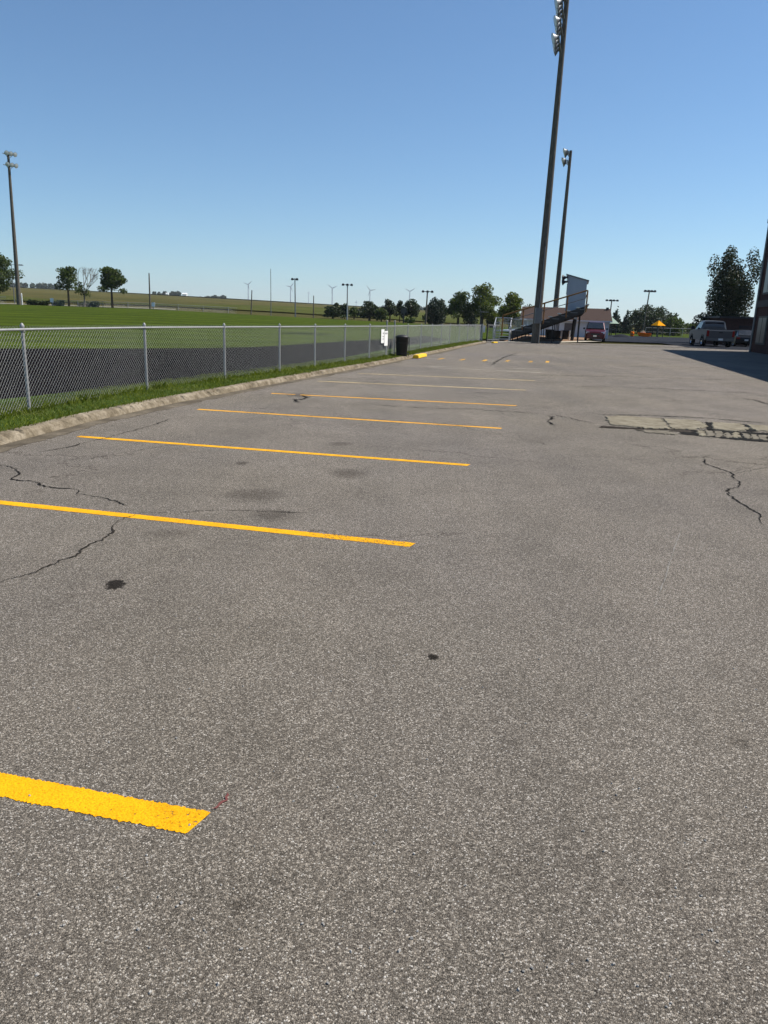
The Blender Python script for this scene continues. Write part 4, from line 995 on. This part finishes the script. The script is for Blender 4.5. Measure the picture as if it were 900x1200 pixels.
def pickup(x, y, rz, label):
    """rear faces local -Y"""
    root = thing('pickup_truck', label, 'pickup truck', (x, y, H(x, y)), rz)
    prof = [(-2.9, .62), (-2.9, 1.2), (-2.86, 1.28), (-.75, 1.3), (-.75, 1.25), (1.15, 1.25), (1.3, 1.28), (2.75, 1.16), (2.88, 1.02), (2.9, .55), (2.3, .5), (-2.5, .5)]
    MB().prism(prof, -1.0, 1.0).build('body', M['silver'], root, bevel=.03)
    MB().box((0, -1.85, 1.293), (1.62, 1.95, .02)).build('bed_liner', M['black_plastic'], root)
    def cab(y, w0, w1, zt): return (y, [(0, 1.2), (w0, 1.2), (w1, zt-.07), (w1-.08, zt), (0, zt+.02)])
    loft([cab(-.78, .92, .8, 1.5), cab(-.66, .93, .77, 1.92), cab(0, .94, .78, 1.96), cab(.6, .94, .77, 1.92), cab(1.35, .92, .86, 1.3)], 'cabin', M['silver'], root, bevel=.015)
    MB().add([(-.74, -.775, 1.4), (.74, -.775, 1.4), (.66, -.7, 1.84), (-.66, -.7, 1.84), (-.74, -.75, 1.4), (.74, -.75, 1.4), (.66, -.68, 1.84), (-.66, -.68, 1.84)], [(0, 1, 2, 3), (7, 6, 5, 4), (0, 4, 5, 1), (2, 6, 7, 3)]).build('rear_window', M['glass'], root)
    MB().box((0, -2.915, .93), (1.55, .03, .5)).build('tailgate', M['silver'], root, bevel=.012)
    MB().box((0, -2.945, 1.08), (.26, .03, .07)).build('tailgate_handle', M['black_plastic'], root)
    MB().box((0, -3.0, .56), (1.9, .2, .2)).build('rear_bumper', M['grey_metal'], root, bevel=.03)
    MB().box((0, -3.11, .58), (.32, .015, .15)).build('number_plate', M['white'], root)
    for s in (-1, 1):
        MB().box((s*.9, -2.91, 1.0), (.16, .05, .44)).build('tail_light', M['redlamp'], root, bevel=.01)
        MB().add([(s*.945, -.6, 1.3), (s*.945, 1.1, 1.3), (s*.8, .55, 1.83), (s*.8, -.6, 1.83)], [(0, 1, 2, 3)]).build('side_window', M['glass'], root)
        MB().box((s*1.17, .95, 1.38), (.3, .12, .26)).build('mirror', M['black_plastic'], root, bevel=.03)
        for yy in (-1.75, 1.9): wheel(root, s*.9, yy, .4, .26)
        for yy in (-1.75, 1.9): MB().lathe([(.5, -.02), (.5, .02), (.44, .02), (.44, -.02)], (s*1.0, yy, .43), 20, Matrix.Rotation(R(90), 3, 'Y')).build('wheel_arch', M['black_plastic'], root)
    MB().lathe([(.16, 0), (.19, .04), (.19, .06)], (.35, -3.0, .42), 10, Matrix.Rotation(R(90), 3, 'X')).build('exhaust', M['dark_metal'], root)
    return root
x, y, _ = at(832, 400, 68.5); v = pickup(x, y, R(-9), 'silver pickup truck parked in the shade, tailgate towards us'); v.scale = (1.15, 1.1, 1.12)
def sedan(x, y, rz, label, mat, sc_=1, name='parked_car'):
    root = thing(name, label, 'car', (x, y, H(x, y)), rz)
    MB().prism([(-2.25, .35), (-2.28, .8), (-2.15, .95), (2.0, .9), (2.25, .7), (2.25, .3), (1.8, .22), (-1.8, .22)], -.9, .9).build('body', mat, root, bevel=.05)
    def cab(y, w0, w1, zt): return (y, [(0, .88), (w0, .88), (w1, zt-.05), (w1-.08, zt), (0, zt+.02)])
    loft([cab(-2.0, .8, .7, 1.0), cab(-1.3, .82, .62, 1.45), cab(0, .84, .64, 1.5), cab(.5, .84, .6, 1.44), cab(1.2, .8, .75, .95)], 'cabin', mat, root, bevel=.02)
    MB().add([(-.66, -1.98, 1.03), (.66, -1.98, 1.03), (.56, -1.36, 1.4), (-.56, -1.36, 1.4)], [(0, 1, 2, 3)]).build('rear_window', M['dull_glass'], root)
    for s in (-1, 1):
        MB().add([(s*.838, -1.3, .95), (s*.838, .7, .95), (s*.65, .4, 1.4), (s*.65, -1.1, 1.4)], [(0, 1, 2, 3)]).build('side_window', M['glass'], root)
        MB().box((s*.7, -2.28, .76), (.3, .03, .13)).build('tail_light', M['redlamp'], root)
        for yy in (-1.35, 1.4): wheel(root, s*.8, yy, .31, .2)
    MB().box((0, -2.3, .6), (.32, .015, .13)).build('number_plate', M['white'], root)
    root.scale = (sc_,)*3
x, y, _ = at(868, 400, 71.5); sedan(x, y, R(-13), 'dark car parked in deep shade between the pickup and brick wall', M['darkcar'])
x, y, _ = at(413, 373, 175); sedan(x, y, R(75), 'small white car glimpsed among the trees beyond the lawn', M['white'])

# ------------------------------------------------------------------ bleachers, stairs, press box
FX, FY = gp(598.5, 400.5); root = thing('bleachers', 'metal bleachers rising to the right with wooden top rail, seen from the end', 'bleachers', (FX, FY, 0), ROWA)
ROWS, DEP, LEN = 8, 5.45, 22.0; run = DEP/ROWS; z_0, z_1 = .85, 2.85; rise = (z_1-z_0)/ROWS
for ey in (0.05, LEN*.25, LEN*.5, LEN*.75, LEN):
    a = (0, .55, 0); th = .34
    MB().prism([(0, 0)], 0, 0) if False else None
    vs = [(0, ey, z_0-.55), (DEP, ey, z_1-.45), (DEP, ey, z_1+.02), (0, ey, z_0-.02)]; vs += [(x_, y_+.1, z_) for x_, y_, z_ in vs]
    MB().add(vs, [(0, 1, 2, 3), (7, 6, 5, 4), (0, 4, 5, 1), (1, 5, 6, 2), (2, 6, 7, 3), (3, 7, 4, 0)]).build('stringer', M['dark_metal'], root)
    mb = MB()
    for t in (.02, .3, .58):
        xx = DEP*t; zt = z_0-.25+(z_1-z_0)*t; MB().box((xx, ey+.05, zt/2), (.08, .08, zt)).build('support_post', M['dark_metal'], root)
    if ey > 1: MB().box((DEP*.95, ey+.05, (z_1-.35)/2), (.1, .1, z_1-.35)).build('support_post', M['dark_metal'], root)
for k in range(ROWS):
    x_ = run*(k+.35); z_ = z_0+rise*k
    MB().box((x_+.35, LEN/2, z_+.02), (run*.8, LEN+.1, .045)).build('footboard', M['grey_metal'], root)
    MB().box((x_+.62, LEN/2, z_+rise+.17), (.26, LEN+.3, .07)).build('seat_plank', M['alu'], root)
    MB().box((x_+.35-run*.42, LEN/2, z_-rise*.3), (.03, LEN+.1, rise+.2)).build('shade_riser', M['dark_metal'], root)  # closed plates added to keep the space under the seats dark
    mb = MB()
    for yy in (.3, LEN*.33, LEN*.66, LEN-.2): mb.box((x_+.62, yy, z_+.17), (.05, .06, rise+.1))
    mb.build('seat_bracket', M['dark_metal'], root)
# guard rail up the near end
mb = MB(); ra = Vector((-.75, -.05, 2.0)); rb_ = Vector((DEP+.1, -.05, 4.05)); mb.tube(ra, rb_, .055, n=8); mb.build('handrail', M['yellow_rail'], root)
mb = MB(); 
for t in (0, .25, .5, .77, 1): p = ra.lerp(rb_, t); mb.tube((p.x, -.05, z_0+(z_1-z_0)*t-.4), p, .06, n=6)
mb.build('rail_post', M['wood'], root)
MB().tube(Vector((-.75, -.05, 1.5)), Vector((DEP, -.05, 3.45)), .03).build('mid_rail', M['grey_metal'], root)
MB().tube((DEP+.1, 0, 3.9), (DEP+.1, LEN, 3.9), .04).build('back_rail', M['wood'], root)
# front picket rail
mb = MB()
for k in range(32):
    yy = k*.65; mb.tube((-.12, yy, .75), (-.12, yy, 1.75), .013, n=4)
mb.tube((-.12, 0, 1.76), (-.12, 21, 1.76), .03); mb.tube((-.12, 0, .8), (-.12, 21, .8), .025); mb.build('picket_rail', M['grey_metal'], root)
for xr in range(2):
    mb = MB(); x0 = 0.05+xr*.95
    for k in range(8): mb.tube((x0+k*.11, 1.2, 1.0+xr*.2), (x0+k*.11, 1.2, 1.76+xr*.05), .013, n=4)
    mb.tube((x0, 1.2, 1.76+xr*.05), (x0+.8, 1.2, 1.76+xr*.05), .022); mb.tube((x0, 1.2, 1.1+xr*.2), (x0+.8, 1.2, 1.1+xr*.2), .018); mb.build('aisle_rail', M['alu'], root)
# walkway and stairs
MB().box((-.72, 11, .82), (1.15, 20, .06)).build('walkway', M['alu'], root)
srt = thing('stairs', 'short metal stairs with picket handrails at the near end of the bleachers', 'stairs', (FX, FY, 0), ROWA)
for k in range(4): MB().box((-.72, -.55+.3*k+.1, .2*(k+1)), (1.15, .3, .05)).build('tread', M['alu'], srt)
for xx in (-1.35, -.1):
    mb = MB(); mb.tube((xx, -.75, 1.05), (xx, .7, 1.82), .03); mb.tube((xx, -.75, .55), (xx, .7, 1.3), .022)
    for yy, zz in ((-.75, 1.05), (-.02, 1.44), (.7, 1.82)): mb.tube((xx, yy, 0), (xx, yy, zz), .035)
    mb.build('handrail', M['alu'], srt)
    MB().add([(xx, -.7, 0), (xx, .65, .8), (xx, .65, .92), (xx, -.75, .14), (xx+.05, -.7, 0), (xx+.05, .65, .8), (xx+.05, .65, .92), (xx+.05, -.75, .14)], [(0, 1, 2, 3), (7, 6, 5, 4), (0, 4, 5, 1), (1, 5, 6, 2), (2, 6, 7, 3), (3, 7, 4, 0)]).build('stringer', M['grey_metal'], srt)
mb = MB()
for k in range(11): mb.tube((-1.3+k*.12, .8, .85), (-1.3+k*.12, .8, 1.82), .014, n=4)
mb.tube((-1.35, .8, 1.83), (-.1, .8, 1.83), .028); mb.tube((-1.35, .8, 1.42), (-.1, .8, 1.42), .022); mb.build('picket_rail', M['alu'], srt)
# press box
PB = Vector((FX, FY, 0))+ACR*3.95+ROW*2.6; root = thing('press_box', 'tall grey press box with sloping roof on top of the bleachers', 'press box', (PB.x, PB.y, 2.55), ROWA)
MB().add([(0, 0, 0), (1.52, 0, 0), (1.52, 0, 2.32), (0, 0, 2.72), (0, 5, 0), (1.52, 5, 0), (1.52, 5, 2.32), (0, 5, 2.72)], [(0, 1, 2, 3), (7, 6, 5, 4), (0, 4, 5, 1), (1, 5, 6, 2), (3, 7, 4, 0)]).build('wall', M['pressbox'], root)
mb = MB()
for k in range(9): mb.box((.08+k*.17, -.008, 1.15), (.02, .016, 2.25))
mb.build('panel_seams', M['pressbox'], root)
MB().add([(-.15, -.1, 2.76), (1.66, -.1, 2.3), (1.66, -.1, 2.38), (-.15, -.1, 2.84), (-.15, 5.1, 2.76), (1.66, 5.1, 2.3), (1.66, 5.1, 2.38), (-.15, 5.1, 2.84)], [(0, 1, 2, 3), (7, 6, 5, 4), (0, 4, 5, 1), (1, 5, 6, 2), (2, 6, 7, 3), (3, 7, 4, 0)]).build('roof', M['grey_metal'], root)
w_ = MB().box((-.02, 2.5, 1.7), (.04, 4.2, .8)).build('window', M['glass'], root)
root = thing('horn_speakers', 'pair of dark horn speakers fixed to the press box corner', 'loudspeaker', (PB.x-.12, PB.y-.1, 5.1), ROWA)
for z_, a_ in ((0, -1), (-.33, -.7)):
    m3 = Vector((-1, -.4*a_, -.15)).to_track_quat('Z', 'Y').to_matrix()
    MB().lathe([(.06, -.15), (.08, 0), (.14, .14), (.25, .26), (.24, .26), (.1, .1)], (-.05, 0, z_), 12, m3).build('horn', M['dark_metal'], root)
MB().box((.05, 0, -.15), (.06, .06, .55)).build('bracket', M['dark_metal'], root)
# dark leaning post with floodlight in front of the hut
p = gp(670, 399.5); tp = at(673.8, 374, p[1]); root = thing('floodlight_post', 'thick dark leaning post topped by a small pale floodlight', 'post', (p[0], p[1], 0))
MB().box((0, 0, 0), (.1, .1, .1)); t_ = Vector((tp[0]-p[0], 0, tp[2])); MB().tube((0, 0, 0), t_, .15, .19, 8).build('post', M['dark_metal'], root)
MB().box(t_+Vector((.02, -.1, .08)), (.34, .22, .18), top=(.8, .8)).build('floodlight', M['lens'], root, bevel=.03)

# hut behind
xl = at(613, 380, 88)[0]; xr = at(712, 380, 88)[0]; Wd = xr-xl; HY = 88; zb = H((xl+xr)/2, HY)-.1
ez = at(665, 374.5, HY)[2]; rz_ = at(665, 359.8, HY)[2]
root = thing('field_house', 'low white-sided building with a brown shingle roof behind the bleachers', 'building', ((xl+xr)/2, HY, zb), ROWA*.85)
wh = ez-zb; MB().box((0, 4, wh/2), (Wd, 8, wh)).build('wall', M['siding'], root)
mb = MB()
for k in range(int(Wd/.28)): mb.box((-Wd/2+.1+k*.28, -.012, wh/2), (.05, .024, wh-.06))
mb.build('siding_ribs', M['siding'], root)
rh = rz_-ez
rf = MB().add([(-Wd/2-.3, -.4, wh-.05), (Wd/2+.3, -.4, wh-.05), (Wd/2+.3, 4, wh+rh), (-Wd/2-.3, 4, wh+rh), (Wd/2+.3, 8.4, wh-.05), (-Wd/2-.3, 8.4, wh-.05)], [(0, 1, 2, 3), (3, 2, 4, 5), (0, 3, 5), (1, 4, 2), (0, 5, 4, 1)]).build('roof', M['roof'], root)
MB().box((Wd/2-.1, 3.6, wh+rh*.85), (.3, .3, rh*.5)).build('chimney', M['dark_metal'], rf)
MB().box((0, -.43, wh-.1), (Wd+.6, .05, .14)).build('gutter_board', M['siding'], root)
dx = at(666.5, 380, HY)[0]-(xl+xr)/2
d = MB().box((dx, -.04, .8), (.95, .06, 1.6)).build('door', plain('grey_brown_door', (.12, .1, .09), .7), root); MB().box((dx+.36, -.09, .8), (.05, .05, .12)).build('handle', M['chrome'], d)
MB().box((at(632, 380, HY)[0]-(xl+xr)/2, -.04, 1.3), (2.4, .06, .8)).build('shutter', plain('pale_shutter', (.45, .45, .44), .6), root)
# dark bins and posts under the stand
for px, w_, hh, lb, Yb in ((644, .75, .85, 'black wheeled bin under the high end of the bleachers', 74), (652, .7, .75, 'second black bin close beside the first under the bleachers', 74.5), (662, .6, .8, 'black bin between two thin white pipes by the hut door', 75)):
    x, y, _ = at(px, 392, Yb); root = thing('wheeled_bin', lb, 'bin', (x, y, H(x, y))); MB().box((0, 0, hh/2), (w_*.85, .7, hh), top=(1.12, 1.1)).build('body', M['black_plastic'], root, bevel=.03); MB().box((0, 0, hh+.03), (w_, .82, .07)).build('lid', M['black_plastic'], root, bevel=.02)
for px, lb in ((658, 'thin white pipe standing between the black bins'), (667.3, 'thin white pipe beside the hut door')):
    x, y, _ = at(px, 391, 73.5); o = MB().tube((0, 0, 0), (0, 0, .85), .07).lathe([(.075, .83), (.06, .88), (.001, .9)], n=8).build('white_pipe', M['white']); o.location = (x, y, H(x, y)); tag(o, lb, 'pipe')

# ------------------------------------------------------------------ playground
def canopy(px, top, eave, base, wpx, Y, mat, label):
    x, y, _ = at(px, base, Y); z0 = H(x, y); zt = at(px, top, Y)[2]-z0; ze = at(px, eave, Y)[2]-z0; w_ = wpx/F_PX*Y/2
    root = thing('play_tower', label, 'playground tower', (x, y, z0), R(20))
    MB().add([(-w_, -w_, ze), (w_, -w_, ze), (w_, w_, ze), (-w_, w_, ze), (0, 0, zt)], [(0, 1, 4), (1, 2, 4), (2, 3, 4), (3, 0, 4), (3, 2, 1, 0)]).build('canopy', mat, root)
    for sx in (-1, 1):
        for sy in (-1, 1): MB().tube((sx*w_*.7, sy*w_*.7, 0), (sx*w_*.7, sy*w_*.7, ze+.05), .06).build('post', M['dark_metal'], root)
    MB().box((0, 0, .9), (w_*1.5, w_*1.5, .08)).build('deck', M['dark_metal'], root)
    mb = MB()
    for k in range(7): mb.tube((-w_*.7+k*w_*.233, -w_*.72, .95), (-w_*.7+k*w_*.233, -w_*.72, 1.5), .02, n=4)
    mb.tube((-w_*.7, -w_*.72, 1.5), (w_*.7, -w_*.72, 1.5), .03); mb.build('railing', M['wood'], root)
canopy(715, 371.5, 379, 393, 12, 108, M['green_roof'], 'playground tower with a green pyramid roof beside the red minivan')
canopy(770, 375.3, 381.5, 393.5, 11.5, 114, M['yellow_roof'], 'playground tower with a bright yellow pyramid roof')
x, y, _ = at(755, 394.5, 112); root = thing('toy_boat', 'orange boat-shaped play equipment with a cream top', 'play equipment', (x, y, H(x, y)), R(10))
L_ = 1.0; vs = []
for t, w_, zb_, zt_ in ((-1.05, .12, .35, .62), (-.8, .34, .12, .6), (-.2, .45, .05, .58), (.5, .42, .05, .55), (1.0, .2, .15, .5)):
    vs += [(t, -w_*.6, zb_), (t, w_*.6, zb_), (t, w_, zt_), (t, -w_, zt_)]
MB().add(vs, [(i*4+q, i*4+(q+1) % 4, i*4+4+(q+1) % 4, i*4+4+q) for i in range(4) for q in range(4)]+[(3, 2, 1, 0), (16, 17, 18, 19)]).build('hull', M['orange'], root, bevel=.03)
MB().box((-.25, 0, .74), (.7, .4, .32), top=(.45, .7)).build('top', M['cream'], root, bevel=.04)
x, y, _ = at(740.5, 394.5, 112); root = thing('play_barrel', 'orange play barrel left of the boat shape', 'play equipment', (x, y, H(x, y)))
MB().lathe([(.12, 0), (.24, .06), (.28, .35), (.24, .64), (.18, .7), (.001, .71)], n=16).build('barrel', M['orange'], root, smooth=True)
MB().lathe([(.285, .3), (.295, .33), (.295, .38), (.285, .41)], n=16).build('band', M['wood'], root)
x, y, _ = at(728, 394.5, 104); o = MB().lathe([(1.25, 0), (1.1, .12), (.7, .28), (.3, .37), (.001, .4)], n=20).build('rubber_mound', bt, smooth=True); o.location = (x, y, H(x, y)); tag(o, 'low dark rubber mound in front of the conifers', 'mound')
# low rail fence behind the playground
root = thing('rail_fence', 'thin pale rail fence behind the playground, right of the yellow roof', 'fence', (0, 0, 0)); mb = MB()
pa = at(757, 384, 124); pb = at(815, 385.5, 124); za = H(pa[0], 124); zh = pa[2]
mb.tube((pa[0], 124, zh), (pb[0], 124, pb[2]), .03); mb.tube((pa[0], 124, zh*.5), (pb[0], 124, pb[2]*.5), .02); mb.build('rail', M['galv'], root)
for k in range(5):
    t = k/4; xx = pa[0]+(pb[0]-pa[0])*t; MB().tube((xx, 124.03, 0), (xx, 124.03, zh+(pb[2]-zh)*t+.02), .04).build('post', M['galv'], root)

# ------------------------------------------------------------------ school building on the right
# far left corner of the tall block
cz_ = at(898.5, 261.5, 67.5)[2]; cxx = at(880.2, 372, 67.5)[0]; CN = Vector((26.05, 55, 0)); HB = 8.75
BL, BW = 47.0, 18.0
root = thing('school_building', 'tall dark brick building with pale window bays at the right edge', 'building', (CN.x, CN.y, 0), ROWA)   # local -Y runs back towards us
MB().box((BW/2, -BL/2, HB/2), (BW, BL, HB)).build('wall', M['brick'], root)
MB().box((BW/2, -BL/2, HB+.12), (BW+.3, BL+.3, .3)).build('parapet', M['lightstone'], root)
MB().box((-.03, -BL/2, 3.3), (.12, BL, .45)).build('stone_band', M['lightstone'], root)
for i in range(11):
    yc = -2.6-i*4.1
    for z_, hh in ((1.52, 1.9), (5.2, 2.6), (7.75, 1.1)):
        f_ = MB().box((-.02, yc, z_), (.1, 2.5, hh)).build('window', M['winframe'], root)
        mb = None
        for dy in (-.58, .58): MB().box((-.075, yc+dy, z_), (.02, 1.05, hh-.25)).build('pane', M['dull_glass'], f_)
MB().tube((-.1, -.25, 0), (-.1, -.25, HB), .07).build('downpipe', M['grey_metal'], root)
# low brick annex beyond
ax0 = at(841, 400, 75.5)[0]; root = thing('brick_annex', 'low dark brick annex beyond the tall building, behind the pickup', 'building', (ax0, 75.5, 0), R(-6))
hA = at(860, 373, 75.5)[2]; MB().box((15, 3, hA/2), (30, 6, hA)).build('wall', M['brick'], root); MB().box((15, 3, hA+.08), (30.4, 6.4, .18)).build('roof_edge', M['dark_metal'], root)
MB().box((6, -.05, 1.1), (1.1, .08, 2.1)).build('door', M['dark_metal'], root); MB().box((2.6, -.04, 1.5), (1.6, .06, .8)).build('window', M['glass'], root)

# ------------------------------------------------------------------ thin summer haze
HAZE = True
if HAZE:
    m = bpy.data.materials.new('haze_air'); m.use_nodes = True; nt = m.node_tree
    nt.nodes.remove(nt.nodes['Principled BSDF'])
    pv = nt.nodes.new('ShaderNodeVolumePrincipled'); pv.inputs['Color'].default_value = (.85, .92, 1, 1); pv.inputs['Density'].default_value = .0001; pv.inputs['Anisotropy'].default_value = .2
    nt.links.new(pv.outputs[0], nt.nodes['Material Output'].inputs['Volume'])
    zmin = min(v.co.z for v in go.data.vertices)-1
    hz = MB().box((0, 4480, (zmin+260)/2), (12400, 9200, 260-zmin)).build('haze', m); hz['kind'] = 'stuff'; hz['label'] = 'thin pale summer haze'
